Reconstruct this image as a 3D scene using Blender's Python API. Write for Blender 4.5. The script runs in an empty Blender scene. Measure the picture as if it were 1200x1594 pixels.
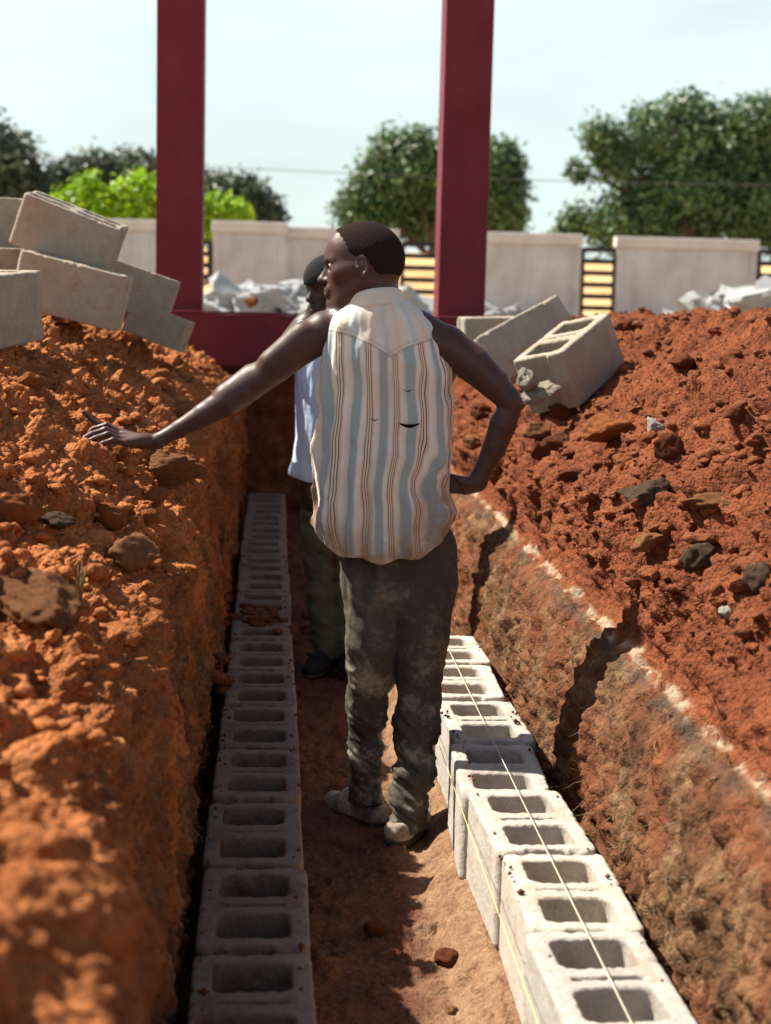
import bpy, math, random
import numpy as np
from mathutils import Matrix, Vector
random.seed(7); RNG = np.random.default_rng(7)
SC = bpy.context.scene
rad = math.radians

# ------------------------------------------------------------------ camera
F = 2500.0; IW, IH = 1200.0, 1594.0
ROLL = rad(1.4); PITCH = rad(7.893); YAW = rad(4.181); EYE = np.array([0, 0, 1.5])
FW = np.array([math.sin(YAW)*math.cos(PITCH), math.cos(YAW)*math.cos(PITCH), -math.sin(PITCH)])
_r0 = np.array([math.cos(YAW), -math.sin(YAW), 0]); _u0 = np.cross(_r0, FW)
RT = _r0*math.cos(ROLL)+_u0*math.sin(ROLL); UP = -_r0*math.sin(ROLL)+_u0*math.cos(ROLL)
cam = bpy.data.cameras.new('camera'); camo = bpy.data.objects.new('camera', cam); SC.collection.objects.link(camo)
m = Matrix.Identity(4)
for i in range(3):
    m[i][0] = RT[i]; m[i][1] = UP[i]; m[i][2] = -FW[i]; m[i][3] = EYE[i]
camo.matrix_world = m
cam.sensor_fit = 'VERTICAL'; cam.sensor_height = 36; cam.sensor_width = 36*IW/IH
cam.lens = F*36/IH; cam.clip_start = 0.05; cam.clip_end = 2000
cam.dof.use_dof = True; cam.dof.focus_distance = 4.3; cam.dof.aperture_fstop = 3.7
SC.camera = camo

# ------------------------------------------------------------------ light
SUN_EL, SUN_AZ = 51.5, -65.0          # azimuth from +Y towards +X
world = bpy.data.worlds.new('World'); SC.world = world; world.use_nodes = True
wn = world.node_tree; wn.nodes.clear()
def wnode(t, **k):
    n = wn.nodes.new(t)
    for a, b in k.items(): setattr(n, a, b)
    return n
sky = wnode('ShaderNodeTexSky', sky_type='NISHITA', sun_disc=False, sun_elevation=rad(SUN_EL), sun_rotation=rad(SUN_AZ),
            air_density=1.0, dust_density=2.0, ozone_density=1.0)
tc = wnode('ShaderNodeTexCoord'); mp = wnode('ShaderNodeMapping'); mp.inputs['Scale'].default_value = (1, 1, 3.2)
cn = wnode('ShaderNodeTexNoise'); cn.inputs['Scale'].default_value = 2.6; cn.inputs['Detail'].default_value = 7; cn.inputs['Roughness'].default_value = 0.55
cr = wnode('ShaderNodeValToRGB'); cr.color_ramp.elements[0].position = 0.30; cr.color_ramp.elements[1].position = 0.70
cr.color_ramp.elements[0].color = (0.55, 0.55, 0.55, 1); cr.color_ramp.elements[1].color = (0.97, 0.97, 0.97, 1)
mx = wnode('ShaderNodeMix', data_type='RGBA'); mx.inputs['B'].default_value = (9.4, 10.9, 10.7, 1)
bg = wnode('ShaderNodeBackground'); bg.inputs['Strength'].default_value = 0.055
wo = wnode('ShaderNodeOutputWorld')
wn.links.new(tc.outputs['Generated'], mp.inputs['Vector']); wn.links.new(mp.outputs[0], cn.inputs['Vector'])
sx = wnode('ShaderNodeSeparateXYZ'); hz = wnode('ShaderNodeMapRange', interpolation_type='SMOOTHSTEP')   # haze whitens the low sky; unseen high sky kept darker to cut ambient light
wn.links.new(tc.outputs['Generated'], sx.inputs[0]); wn.links.new(sx.outputs[2], hz.inputs['Value'])
hz.inputs['From Min'].default_value = 0.15; hz.inputs['From Max'].default_value = 0.48; hz.inputs['To Min'].default_value = 1.0; hz.inputs['To Max'].default_value = 0.04
ml = wnode('ShaderNodeMath', operation='MULTIPLY')
wn.links.new(cn.outputs['Fac'], cr.inputs[0]); wn.links.new(cr.outputs[0], ml.inputs[0]); wn.links.new(hz.outputs[0], ml.inputs[1]); wn.links.new(ml.outputs[0], mx.inputs['Factor'])
wn.links.new(sky.outputs[0], mx.inputs['A']); wn.links.new(mx.outputs['Result'], bg.inputs[0]); wn.links.new(bg.outputs[0], wo.inputs[0])
sl = bpy.data.lights.new('sun', 'SUN'); sl.energy = 5.0; sl.angle = rad(0.5); sl.color = (1, 0.93, 0.82)
so = bpy.data.objects.new('sun', sl); SC.collection.objects.link(so)
_sd = Vector((math.sin(rad(SUN_AZ))*math.cos(rad(SUN_EL)), math.cos(rad(SUN_AZ))*math.cos(rad(SUN_EL)), math.sin(rad(SUN_EL))))
so.rotation_euler = _sd.to_track_quat('Z', 'Y').to_euler(); so.location = (-6, 8, 12)
SC.view_settings.view_transform = 'Standard'; SC.view_settings.look = 'None'; SC.view_settings.gamma = 1
SC.view_settings.use_curve_mapping = False; SC.view_settings.exposure = 1.0

# ------------------------------------------------------------------ helpers
def ray(px, py): return FW + RT*(px-600)/F + UP*(797-py)/F
def atY(px, py, Y): d = ray(px, py); return EYE + d*(Y/d[1])
def atZ(px, py, z): d = ray(px, py); return EYE + d*((z-1.5)/d[2])
def proj(P):
    q = P-EYE; z = q@FW; return 600+F*(q@RT)/z, 797-F*(q@UP)/z, z

def _h(i, j, k, s):
    n = (i.astype(np.uint32)*np.uint32(73856093)) ^ (j.astype(np.uint32)*np.uint32(19349663)) ^ (k.astype(np.uint32)*np.uint32(83492791)) ^ np.uint32((s*668265263+374761393) & 0xffffffff)
    n ^= n >> np.uint32(15); n *= np.uint32(2246822519); n ^= n >> np.uint32(13); n *= np.uint32(3266489917); n ^= n >> np.uint32(16)
    return n
def noise(P, seed=0):
    """gradient noise, about -1..1; P (n,3)"""
    P = np.asarray(P, dtype=np.float32)
    I = np.floor(P).astype(np.int64); f = P-I; u = f*f*f*(f*(f*6-15)+10)
    out = np.zeros(len(P), np.float32)
    for dx in (0, 1):
        wx = u[:, 0] if dx else 1-u[:, 0]
        for dy in (0, 1):
            wy = u[:, 1] if dy else 1-u[:, 1]
            for dz in (0, 1):
                wz = u[:, 2] if dz else 1-u[:, 2]
                h = _h(I[:, 0]+dx, I[:, 1]+dy, I[:, 2]+dz, seed)
                gx = (h & np.uint32(1023)).astype(np.float32)/511.5-1
                gy = ((h >> np.uint32(10)) & np.uint32(1023)).astype(np.float32)/511.5-1
                gz = ((h >> np.uint32(20)) & np.uint32(1023)).astype(np.float32)/511.5-1
                out += wx*wy*wz*(gx*(f[:, 0]-dx)+gy*(f[:, 1]-dy)+gz*(f[:, 2]-dz))
    return out*1.4
NZ = [True]
def fbm(P, octv=4, seed=0, lac=2.03, gain=0.5):
    if not NZ[0]: return np.zeros(len(P), np.float32)
    P = np.asarray(P, dtype=np.float32); a = 1.0; o = np.zeros(len(P), np.float32)
    for i in range(octv):
        o += a*noise(P*(lac**i)+i*17.3, seed+i); a *= gain
    return o
def worley(P, seed=0):
    """F1, F2 and a random value of the nearest cell"""
    P = np.asarray(P, dtype=np.float32); I = np.floor(P).astype(np.int64); f = P-I
    d1 = np.full(len(P), 9, np.float32); d2 = d1.copy(); idv = np.zeros(len(P), np.float32)
    for dx in (-1, 0, 1):
        for dy in (-1, 0, 1):
            for dz in (-1, 0, 1):
                h = _h(I[:, 0]+dx, I[:, 1]+dy, I[:, 2]+dz, seed)
                ox = (h & np.uint32(1023)).astype(np.float32)/1023; oy = ((h >> np.uint32(10)) & np.uint32(1023)).astype(np.float32)/1023
                oz = ((h >> np.uint32(20)) & np.uint32(1023)).astype(np.float32)/1023
                d = (dx+ox-f[:, 0])**2+(dy+oy-f[:, 1])**2+(dz+oz-f[:, 2])**2
                near = d < d1
                d2 = np.where(near, d1, np.minimum(d2, d)); idv = np.where(near, (h >> np.uint32(5) & np.uint32(255)).astype(np.float32)/255, idv)
                d1 = np.where(near, d, d1)
    return np.sqrt(d1), np.sqrt(d2), idv
def sstep(a, b, x):
    t = np.clip((x-a)/(b-a), 0, 1); return t*t*(3-2*t)

def mesh_np(name, V, Fq, mat=None, smooth=True, attrs=None, mats=None, midx=None):
    V = np.asarray(V, np.float32); Fq = np.asarray(Fq, np.int32)
    me = bpy.data.meshes.new(name); n = Fq.shape[1]
    me.vertices.add(len(V)); me.vertices.foreach_set('co', V.ravel())
    me.loops.add(Fq.size); me.loops.foreach_set('vertex_index', Fq.ravel())
    me.polygons.add(len(Fq)); me.polygons.foreach_set('loop_start', np.arange(0, Fq.size, n, dtype=np.int32))
    me.polygons.foreach_set('use_smooth', np.full(len(Fq), smooth, dtype=bool))
    for mt in ([mat] if mat else (mats or [])): me.materials.append(mt)
    if midx is not None: me.polygons.foreach_set('material_index', np.asarray(midx, np.int32))
    me.update(calc_edges=True)
    for k, a in (attrs or {}).items():
        at = me.attributes.new(k, 'FLOAT', 'POINT'); at.data.foreach_set('value', np.asarray(a, np.float32))
    return me
def link(name, me, parent=None, loc=None):
    o = bpy.data.objects.new(name, me); SC.collection.objects.link(o)
    if parent: o.parent = parent
    if loc is not None: o.location = loc
    return o
def tag(o, label=None, cat=None, group=None, kind=None):
    if label: o['label'] = label
    if cat: o['category'] = cat
    if group: o['group'] = group
    if kind: o['kind'] = kind
    return o
def empty(name, loc=(0, 0, 0), rz=0):
    o = bpy.data.objects.new(name, None); SC.collection.objects.link(o); o.empty_display_size = 0.1
    o.location = loc; o.rotation_euler = (0, 0, rz); return o

class MB:
    """collects hard-edged pieces of one mesh"""
    def __init__(s): s.v = []; s.f = []
    def hexa(s, pts):
        b = len(s.v); s.v += [tuple(p) for p in pts]
        s.f += [(b, b+3, b+2, b+1), (b+4, b+5, b+6, b+7), (b, b+1, b+5, b+4), (b+1, b+2, b+6, b+5), (b+2, b+3, b+7, b+6), (b+3, b, b+4, b+7)]
    def box(s, x0, x1, y0, y1, z0, z1):
        s.hexa([(x0, y0, z0), (x1, y0, z0), (x1, y1, z0), (x0, y1, z0), (x0, y0, z1), (x1, y0, z1), (x1, y1, z1), (x0, y1, z1)])
    def tube(s, pts, r, n=6):
        pts = [Vector(p) for p in pts]; b = len(s.v)
        rr = r if isinstance(r, (list, tuple)) else [r]*len(pts)
        for i, p in enumerate(pts):
            d = (pts[min(i+1, len(pts)-1)]-pts[max(i-1, 0)]).normalized()
            a = d.orthogonal().normalized() if i == 0 else (a-d*a.dot(d)).normalized()
            c = d.cross(a)
            for k in range(n):
                t = 2*math.pi*k/n; s.v.append(tuple(p+(a*math.cos(t)+c*math.sin(t))*rr[i]))
        for i in range(len(pts)-1):
            for k in range(n):
                s.f.append((b+i*n+k, b+i*n+(k+1) % n, b+(i+1)*n+(k+1) % n, b+(i+1)*n+k))
        s.f.append(tuple(b+k for k in reversed(range(n)))); s.f.append(tuple(b+(len(pts)-1)*n+k for k in range(n)))
    def build(s, name, mat, parent=None, bevel=0, smooth=False, loc=None):
        me = bpy.data.meshes.new(name); me.from_pydata(s.v, [], s.f); me.materials.append(mat)
        if smooth: me.polygons.foreach_set('use_smooth', [True]*len(me.polygons))
        o = link(name, me, parent, loc)
        if bevel:
            md = o.modifiers.new('bevel', 'BEVEL'); md.width = bevel; md.segments = 2; md.limit_method = 'ANGLE'
        return o

# ------------------------------------------------------------------ signed distance modelling
class SDF:
    def __init__(s): s.ops = []
    def cap(s, a, b, ra, rb=None, k=0.01, mode='u'):
        a = np.array(a, float); b = np.array(b, float); rb = ra if rb is None else rb; R = max(ra, rb)
        lo = np.minimum(a, b)-R; hi = np.maximum(a, b)+R
        def f(P, a=a, b=b, ra=ra, rb=rb):
            ba = b-a; t = np.clip(((P-a)@ba)/max(ba@ba, 1e-12), 0, 1)
            return np.sqrt((((P-a)-t[:, None]*ba)**2).sum(1))-(ra+(rb-ra)*t)
        s.ops.append((f, lo, hi, k, mode)); return s
    def chain(s, pts, k=0.02, kj=0.005):
        j = 0
        for (a, ra), (b, rb) in zip(pts[:-1], pts[1:]): s.cap(a, b, ra, rb, k if j == 0 else kj); j += 1
        return s
    def ell(s, c, r, M=None, k=0.01, mode='u'):
        c = np.array(c, float); r = np.array(r, float); R = r.max(); M = np.eye(3) if M is None else np.asarray(M)
        def f(P, c=c, r=r, M=M):
            q = (P-c)@M; k0 = np.sqrt(((q/r)**2).sum(1)); k1 = np.sqrt(((q/r**2)**2).sum(1))+1e-9
            return k0*(k0-1)/k1
        s.ops.append((f, c-R, c+R, k, mode)); return s
    def fn(s, f, lo, hi, k=0.01, mode='u'):
        s.ops.append((f, np.array(lo, float), np.array(hi, float), k, mode)); return s
    def __call__(s, P):
        d = np.full(len(P), 0.25)
        plo = P.min(0); phi = P.max(0)
        for f, lo, hi, k, mode in s.ops:
            m_ = 0.05
            if (lo-m_ > phi).any() or (hi+m_ < plo).any(): continue
            ix = np.nonzero(((P > lo-m_) & (P < hi+m_)).all(1))[0]
            if len(ix) == 0: continue
            e = f(P[ix]); c = d[ix]
            if mode == 'u':
                h = np.maximum(k-np.abs(c-e), 0)/k; d[ix] = np.minimum(c, e)-h*h*k*0.25
            elif mode == 's':
                h = np.maximum(k-np.abs(c+e), 0)/k; d[ix] = np.maximum(c, -e)+h*h*k*0.25
            else:
                h = np.maximum(k-np.abs(c-e), 0)/k; d[ix] = np.maximum(c, e)+h*h*k*0.25
        return d
def two(fn, lim=.014):
    def g(P):
        NZ[0] = False; d = fn(P); NZ[0] = True; i = np.nonzero(np.abs(d) < lim)[0]
        if len(i): d[i] = fn(P[i])
        return d
    return g
def sdf_mesh(f, lo, hi, vox, B=6, slack=1.25):
    lo = np.array(lo, float); hi = np.array(hi, float); S = B*vox
    nb = np.ceil((hi-lo)/S).astype(int)
    G = np.stack(np.meshgrid(*[np.arange(n) for n in nb], indexing='ij'), -1).reshape(-1, 3)
    dc = np.concatenate([f(lo+(g+0.5)*S) for g in np.array_split(G, max(1, len(G)//200000))])
    G = G[np.abs(dc) < S*0.87*slack+0.004]
    off = np.stack(np.meshgrid(*[np.arange(B+1)]*3, indexing='ij'), -1).reshape(-1, 3)
    keys = []; verts = []; quadinfo = []
    C = np.array([[0, 0, 0], [1, 0, 0], [0, 1, 0], [1, 1, 0], [0, 0, 1], [1, 0, 1], [0, 1, 1], [1, 1, 1]])
    ED = [(0, 1), (2, 3), (4, 5), (6, 7), (0, 2), (1, 3), (4, 6), (5, 7), (0, 4), (1, 5), (2, 6), (3, 7)]
    BIG = 1 << 20
    for g in np.array_split(G, max(1, len(G)//700)):
        P = (g[:, None, :]*B+off[None]).reshape(-1, 3)
        D = f(lo+P*vox).reshape(len(g), B+1, B+1, B+1); Sg = D < 0
        cnt = sum(Sg[:, c[0]:B+c[0], c[1]:B+c[1], c[2]:B+c[2]].astype(np.int8) for c in C)
        ids = np.argwhere((cnt > 0) & (cnt < 8))
        if len(ids) == 0: continue
        cv = np.stack([D[ids[:, 0], ids[:, 1]+c[0], ids[:, 2]+c[1], ids[:, 3]+c[2]] for c in C], 1)
        acc = np.zeros((len(ids), 3)); w = np.zeros(len(ids))
        for a, b in ED:
            x = (cv[:, a] < 0) != (cv[:, b] < 0)
            t = np.where(x, cv[:, a]/np.where(x, cv[:, a]-cv[:, b], 1), 0)
            acc += np.where(x[:, None], C[a]+t[:, None]*(C[b]-C[a]), 0); w += x
        gc = g[ids[:, 0]]*B+ids[:, 1:]
        verts.append(lo+(gc+acc/w[:, None])*vox); keys.append(gc)
        quadinfo.append(cv[:, [0, 1, 2, 4]] < 0)
    K = np.concatenate(keys); V = np.concatenate(verts); Q = np.concatenate(quadinfo)
    K1 = (K[:, 0]+2)*BIG*1024+(K[:, 1]+2)*65536+(K[:, 2]+2) if False else ((K[:, 0].astype(np.int64)+2)*4096+(K[:, 1]+2))*4096+(K[:, 2]+2)
    o = np.argsort(K1); K1s = K1[o]
    st = (4096*4096, 4096, 1); quads = []
    for ax, (b, c) in ((0, (1, 2)), (1, (2, 0)), (2, (0, 1))):
        ch = Q[:, 0] != Q[:, ax+1]; idx = np.nonzero(ch)[0]; k = K1[idx]
        cells = [k-st[b]-st[c], k-st[c], k, k-st[b]]
        pos = [np.clip(np.searchsorted(K1s, x), 0, len(K1s)-1) for x in cells]
        ok = np.ones(len(idx), bool)
        for p_, x in zip(pos, cells): ok &= K1s[p_] == x
        q = np.stack([o[p_] for p_ in pos], 1)
        flip = ~Q[idx, 0]; q[flip] = q[flip][:, ::-1]
        quads.append(q[ok])
    return V, np.concatenate(quads)

# ------------------------------------------------------------------ materials
class NT:
    def __init__(s, name):
        s.m = bpy.data.materials.new(name); s.m.use_nodes = True; s.t = s.m.node_tree; s.t.nodes.clear()
        s.out = s.n('ShaderNodeOutputMaterial'); s.b = s.n('ShaderNodeBsdfPrincipled'); s.l(s.b.outputs[0], s.out.inputs[0])
        s.tc = s.n('ShaderNodeTexCoord')
    def n(s, t, **k):
        n = s.t.nodes.new(t)
        for a, b in k.items(): setattr(n, a, b)
        return n
    def l(s, a, b): s.t.links.new(a, b)
    def noise(s, scale, detail=4, rough=0.55, vec=None, sc=None, kind='Object'):
        n = s.n('ShaderNodeTexNoise'); n.inputs['Scale'].default_value = scale; n.inputs['Detail'].default_value = detail; n.inputs['Roughness'].default_value = rough
        v = vec or s.tc.outputs[kind]
        if sc:
            mm = s.n('ShaderNodeMapping'); mm.inputs['Scale'].default_value = sc; s.l(v, mm.inputs[0]); v = mm.outputs[0]
        s.l(v, n.inputs['Vector']); return n.outputs['Fac']
    def vor(s, scale, feature='F1', vec=None, kind='Object'):
        n = s.n('ShaderNodeTexVoronoi', feature=feature); n.inputs['Scale'].default_value = scale
        s.l(vec or s.tc.outputs[kind], n.inputs['Vector']); return n.outputs['Distance']
    def ramp(s, fac, stops, interp='LINEAR'):
        r = s.n('ShaderNodeValToRGB'); e = r.color_ramp; e.interpolation = interp
        while len(e.elements) < len(stops): e.elements.new(0.5)
        for el, (p, c) in zip(e.elements, stops):
            el.position = p; el.color = (*c, 1) if isinstance(c, tuple) else (c, c, c, 1)
        s.l(fac, r.inputs[0]); return r.outputs[0]
    def mix(s, fac, a, b, mode='MIX'):
        n = s.n('ShaderNodeMix', data_type='RGBA', blend_type=mode)
        for sk, v in (('Factor', fac), ('A', a), ('B', b)):
            if isinstance(v, (int, float)): n.inputs[sk].default_value = v
            elif isinstance(v, tuple): n.inputs[sk].default_value = (*v, 1)
            else: s.l(v, n.inputs[sk])
        return n.outputs['Result']
    def math(s, op, a, b=0.0, clamp=False):
        n = s.n('ShaderNodeMath', operation=op, use_clamp=clamp)
        for i, v in enumerate((a, b)):
            if isinstance(v, (int, float)): n.inputs[i].default_value = v
            else: s.l(v, n.inputs[i])
        return n.outputs[0]
    def attr(s, name): return s.n('ShaderNodeAttribute', attribute_name=name).outputs['Fac']
    def bump(s, h, strength=0.5, dist=0.01):
        n = s.n('ShaderNodeBump'); n.inputs['Strength'].default_value = strength; n.inputs['Distance'].default_value = dist
        s.l(h, n.inputs['Height'])
        prev = s.b.inputs['Normal'].links
        if prev: s.l(prev[0].from_socket, n.inputs['Normal'])
        s.l(n.outputs[0], s.b.inputs['Normal'])
    def set(s, col=None, rough=None, spec=None, **k):
        if col is not None:
            if isinstance(col, tuple): s.b.inputs['Base Color'].default_value = (*col, 1)
            else: s.l(col, s.b.inputs['Base Color'])
        if rough is not None:
            if isinstance(rough, (int, float)): s.b.inputs['Roughness'].default_value = rough
            else: s.l(rough, s.b.inputs['Roughness'])
        if spec is not None: s.b.inputs['Specular IOR Level'].default_value = spec
        for a, b in k.items(): s.b.inputs[a].default_value = b
        return s.m

def soil_mat(name, dark, mid, light, rock=(0.30, 0.20, 0.13), paleamt=True):
    t = NT(name)
    c = t.ramp(t.noise(5, 6, 0.62), [(0.28, dark), (0.5, mid), (0.72, light)])
    c2 = t.ramp(t.noise(75, 4, 0.7), [(0.34, tuple(x*0.50 for x in mid)), (0.62, light)])
    c = t.mix(0.45, c, c2)
    if paleamt:
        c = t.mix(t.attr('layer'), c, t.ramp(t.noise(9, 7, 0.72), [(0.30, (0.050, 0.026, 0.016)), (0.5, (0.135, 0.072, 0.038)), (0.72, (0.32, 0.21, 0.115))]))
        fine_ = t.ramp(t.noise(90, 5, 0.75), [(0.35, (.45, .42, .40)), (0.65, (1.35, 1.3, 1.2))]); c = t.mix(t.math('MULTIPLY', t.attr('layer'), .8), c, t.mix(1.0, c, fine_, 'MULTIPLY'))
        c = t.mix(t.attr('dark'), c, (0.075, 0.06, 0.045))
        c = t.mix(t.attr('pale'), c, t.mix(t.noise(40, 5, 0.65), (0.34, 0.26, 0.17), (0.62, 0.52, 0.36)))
    if name.startswith('trodden'): c = t.mix(t.math('MULTIPLY', t.attr('dry'), t.ramp(t.noise(11, 5, .65), [(.3, .45), (.6, 1.0)])), c, t.ramp(t.noise(60, 5, .7), [(.3, (.20, .11, .06)), (.7, (.42, .27, .155))]))  # lighter strip: sunlight put into the colour, together with tan dried mud
    wv = t.n('ShaderNodeVectorMath', operation='ADD'); nv = t.n('ShaderNodeTexNoise'); nv.inputs['Scale'].default_value = 30; nv.inputs['Detail'].default_value = 2
    sc3 = t.n('ShaderNodeVectorMath', operation='SCALE'); sc3.inputs['Scale'].default_value = 0.02; t.l(t.tc.outputs['Object'], nv.inputs['Vector']); t.l(nv.outputs['Color'], sc3.inputs[0])
    t.l(t.tc.outputs['Object'], wv.inputs[0]); t.l(sc3.outputs[0], wv.inputs[1]); vv = wv.outputs[0]
    hp = t.attr('heap') if paleamt else 0.5
    t.bump(t.math('MULTIPLY', t.math('SUBTRACT', 1.0, t.vor(60, vec=vv)), hp), 0.55, 0.014); t.bump(t.math('MULTIPLY', t.math('SUBTRACT', 1.0, t.vor(125, vec=vv)), hp), 0.65, 0.008)
    t.bump(t.noise(230, 4, 0.7), 0.6, 0.004); t.bump(t.noise(24, 5, 0.7), 0.6, 0.02)
    return t.set(c, 0.97, 0.12)
M = {}
M['soil_l'] = soil_mat('orange_laterite_soil', (0.13, 0.034, 0.014), (0.38, 0.112, 0.036), (0.62, 0.255, 0.090))
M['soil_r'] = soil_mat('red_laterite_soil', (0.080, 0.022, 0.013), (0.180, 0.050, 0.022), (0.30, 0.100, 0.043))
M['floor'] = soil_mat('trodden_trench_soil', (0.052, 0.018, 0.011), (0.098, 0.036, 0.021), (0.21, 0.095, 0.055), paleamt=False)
M['ground'] = soil_mat('dry_site_ground', (0.25, 0.13, 0.07), (0.40, 0.24, 0.13), (0.5, 0.34, 0.2), paleamt=False)
M['clod_l'] = soil_mat('orange_clod', (0.22, 0.062, 0.021), (0.42, 0.130, 0.041), (0.58, 0.235, 0.08), paleamt=False)
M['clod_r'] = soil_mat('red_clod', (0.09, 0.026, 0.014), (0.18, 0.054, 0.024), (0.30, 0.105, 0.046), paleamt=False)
M['rock_brown'] = soil_mat('brown_stone', (0.14, 0.055, 0.026), (0.28, 0.11, 0.05), (0.42, 0.20, 0.09), paleamt=False)
M['rock_tan'] = soil_mat('tan_stone', (0.22, 0.09, 0.038), (0.38, 0.165, 0.07), (0.5, 0.26, 0.12), paleamt=False)
M['rock_dark'] = soil_mat('dark_grey_stone', (0.045, 0.03, 0.022), (0.10, 0.066, 0.046), (0.25, 0.16, 0.10), paleamt=False)
M['rock_pale'] = soil_mat('pale_stone', (0.40, 0.34, 0.27), (0.56, 0.50, 0.42), (0.72, 0.68, 0.6), paleamt=False)
M['dry_root'] = soil_mat('dry_root', (0.16, 0.10, 0.05), (0.30, 0.20, 0.11), (0.45, 0.33, 0.2), paleamt=False)

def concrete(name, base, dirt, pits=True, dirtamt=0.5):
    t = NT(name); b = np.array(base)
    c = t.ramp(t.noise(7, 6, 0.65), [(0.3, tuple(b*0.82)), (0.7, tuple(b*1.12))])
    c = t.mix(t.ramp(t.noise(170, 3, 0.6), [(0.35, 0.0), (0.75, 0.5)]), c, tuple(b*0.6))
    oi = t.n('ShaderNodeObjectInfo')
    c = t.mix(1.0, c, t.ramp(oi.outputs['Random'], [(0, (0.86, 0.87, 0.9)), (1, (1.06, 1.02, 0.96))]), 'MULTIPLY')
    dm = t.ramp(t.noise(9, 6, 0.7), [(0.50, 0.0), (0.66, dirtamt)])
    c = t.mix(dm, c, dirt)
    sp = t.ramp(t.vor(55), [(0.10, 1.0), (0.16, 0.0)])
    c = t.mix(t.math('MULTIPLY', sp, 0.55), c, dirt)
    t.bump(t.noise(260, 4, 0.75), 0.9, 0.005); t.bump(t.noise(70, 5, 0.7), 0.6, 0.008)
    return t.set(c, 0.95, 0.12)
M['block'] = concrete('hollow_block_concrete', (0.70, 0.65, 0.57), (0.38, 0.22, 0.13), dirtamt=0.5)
M['block_l'] = concrete('dirty_shaded_block_concrete', (0.33, 0.265, 0.21), (0.18, 0.09, 0.05), dirtamt=0.85)  # base darkened to deepen the left row's shade, real dirt blended over it
M['block_pile'] = concrete('pile_block_concrete', (0.50, 0.44, 0.35), (0.32, 0.19, 0.11), dirtamt=0.45)
M['rubble'] = concrete('rubble_concrete', (0.50, 0.52, 0.52), (0.40, 0.34, 0.28), dirtamt=0.3)
def wall_mat():
    t = NT('precast_wall_concrete')
    c = t.ramp(t.noise(1.1, 6, 0.6), [(0.3, (0.50, 0.51, 0.53)), (0.7, (0.66, 0.68, 0.70))])
    st = t.ramp(t.noise(1.6, 5, 0.6, sc=(1.6, 1.6, 0.75)), [(0.42, 0.0), (0.68, 0.65)])
    c = t.mix(st, c, (0.42, 0.36, 0.33))
    st2 = t.ramp(t.noise(2.6, 4, 0.6, sc=(3, 3, 0.35)), [(0.58, 0.0), (0.80, 0.35)])
    c = t.mix(st2, c, (0.76, 0.77, 0.75))
    t.bump(t.noise(25, 4), 0.3, 0.01)
    return t.set(c, 0.9, 0.2)
M['wall'] = wall_mat()
t = NT('wall_coping'); M['coping'] = t.set(t.ramp(t.noise(2, 4), [(0.3, (0.55, 0.53, 0.50)), (0.7, (0.72, 0.70, 0.67))]), 0.85, 0.2)
def steel():
    t = NT('red_oxide_steel')
    c = t.ramp(t.noise(1.8, 5, 0.6), [(0.3, (0.130, 0.011, 0.021)), (0.7, (0.185, 0.021, 0.033))])
    sc_ = t.ramp(t.noise(9, 6, 0.75, sc=(1, 1, 0.35)), [(0.63, 0.0), (0.72, 0.5)])
    c = t.mix(sc_, c, (0.30, 0.12, 0.11))
    t.bump(t.noise(4, 3), 0.15, 0.02)
    t.bump(t.noise(120, 3, .7), .25, .002)
    return t.set(c, t.ramp(t.noise(5, 5, .7), [(.3, .42), (.7, .7)]), 0.28)
M['steel'] = steel()
t = NT('black_fence_metal'); M['black'] = t.set((0.02, 0.018, 0.022), 0.6, 0.4)
t = NT('tree_bark'); M['bark'] = t.set(t.ramp(t.noise(8, 5), [(0.3, (0.05, 0.035, 0.025)), (0.7, (0.14, 0.10, 0.07))]), 0.95, 0.1)
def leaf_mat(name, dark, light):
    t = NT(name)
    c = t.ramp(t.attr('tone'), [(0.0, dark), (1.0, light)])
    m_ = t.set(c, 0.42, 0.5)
    tr = t.n('ShaderNodeBsdfTranslucent'); t.l(c, tr.inputs[0]); ms = t.n('ShaderNodeMixShader'); ms.inputs[0].default_value = 0.22
    t.l(t.b.outputs[0], ms.inputs[1]); t.l(tr.outputs[0], ms.inputs[2]); t.l(ms.outputs[0], t.out.inputs[0])
    return m_
M['leaf'] = leaf_mat('mango_leaf', (0.035, 0.078, 0.032), (0.17, 0.28, 0.115))
M['leaf_far'] = leaf_mat('far_leaf', (0.050, 0.078, 0.050), (0.12, 0.17, 0.10))
M['leaf_lime'] = leaf_mat('lime_leaf', (0.22, 0.40, 0.008), (0.46, 0.66, 0.02))
def skin(name, c0, c1):
    t = NT(name)
    c = t.ramp(t.noise(9, 5, 0.6), [(0.3, c0), (0.7, c1)])
    t.bump(t.noise(350, 3, 0.6), 0.25, 0.0012); t.bump(t.noise(45, 3, 0.5), 0.18, 0.003)
    return t.set(c, t.ramp(t.noise(30, 4), [(0.3, 0.38), (0.7, 0.60)]), 0.42)
M['skin'] = skin('dark_brown_skin', (0.052, 0.021, 0.016), (0.086, 0.036, 0.027))
M['skin2'] = skin('deep_brown_skin', (0.040, 0.018, 0.013), (0.062, 0.030, 0.021))
t = NT('cropped_hair'); t.bump(t.noise(480, 3, 0.8), 1.0, 0.003); M['hair'] = t.set(t.ramp(t.noise(260, 3, .7), [(.3, (.014, .009, .008)), (.7, (.044, .026, .021))]), 0.95, 0.08)
t = NT('eye'); M['eye'] = t.set((0.35, 0.28, 0.24), 0.15, 0.5)
t = NT('eyebrow_hair'); M['brow'] = t.set((0.008, 0.006, 0.005), 0.9, 0.1)

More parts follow.
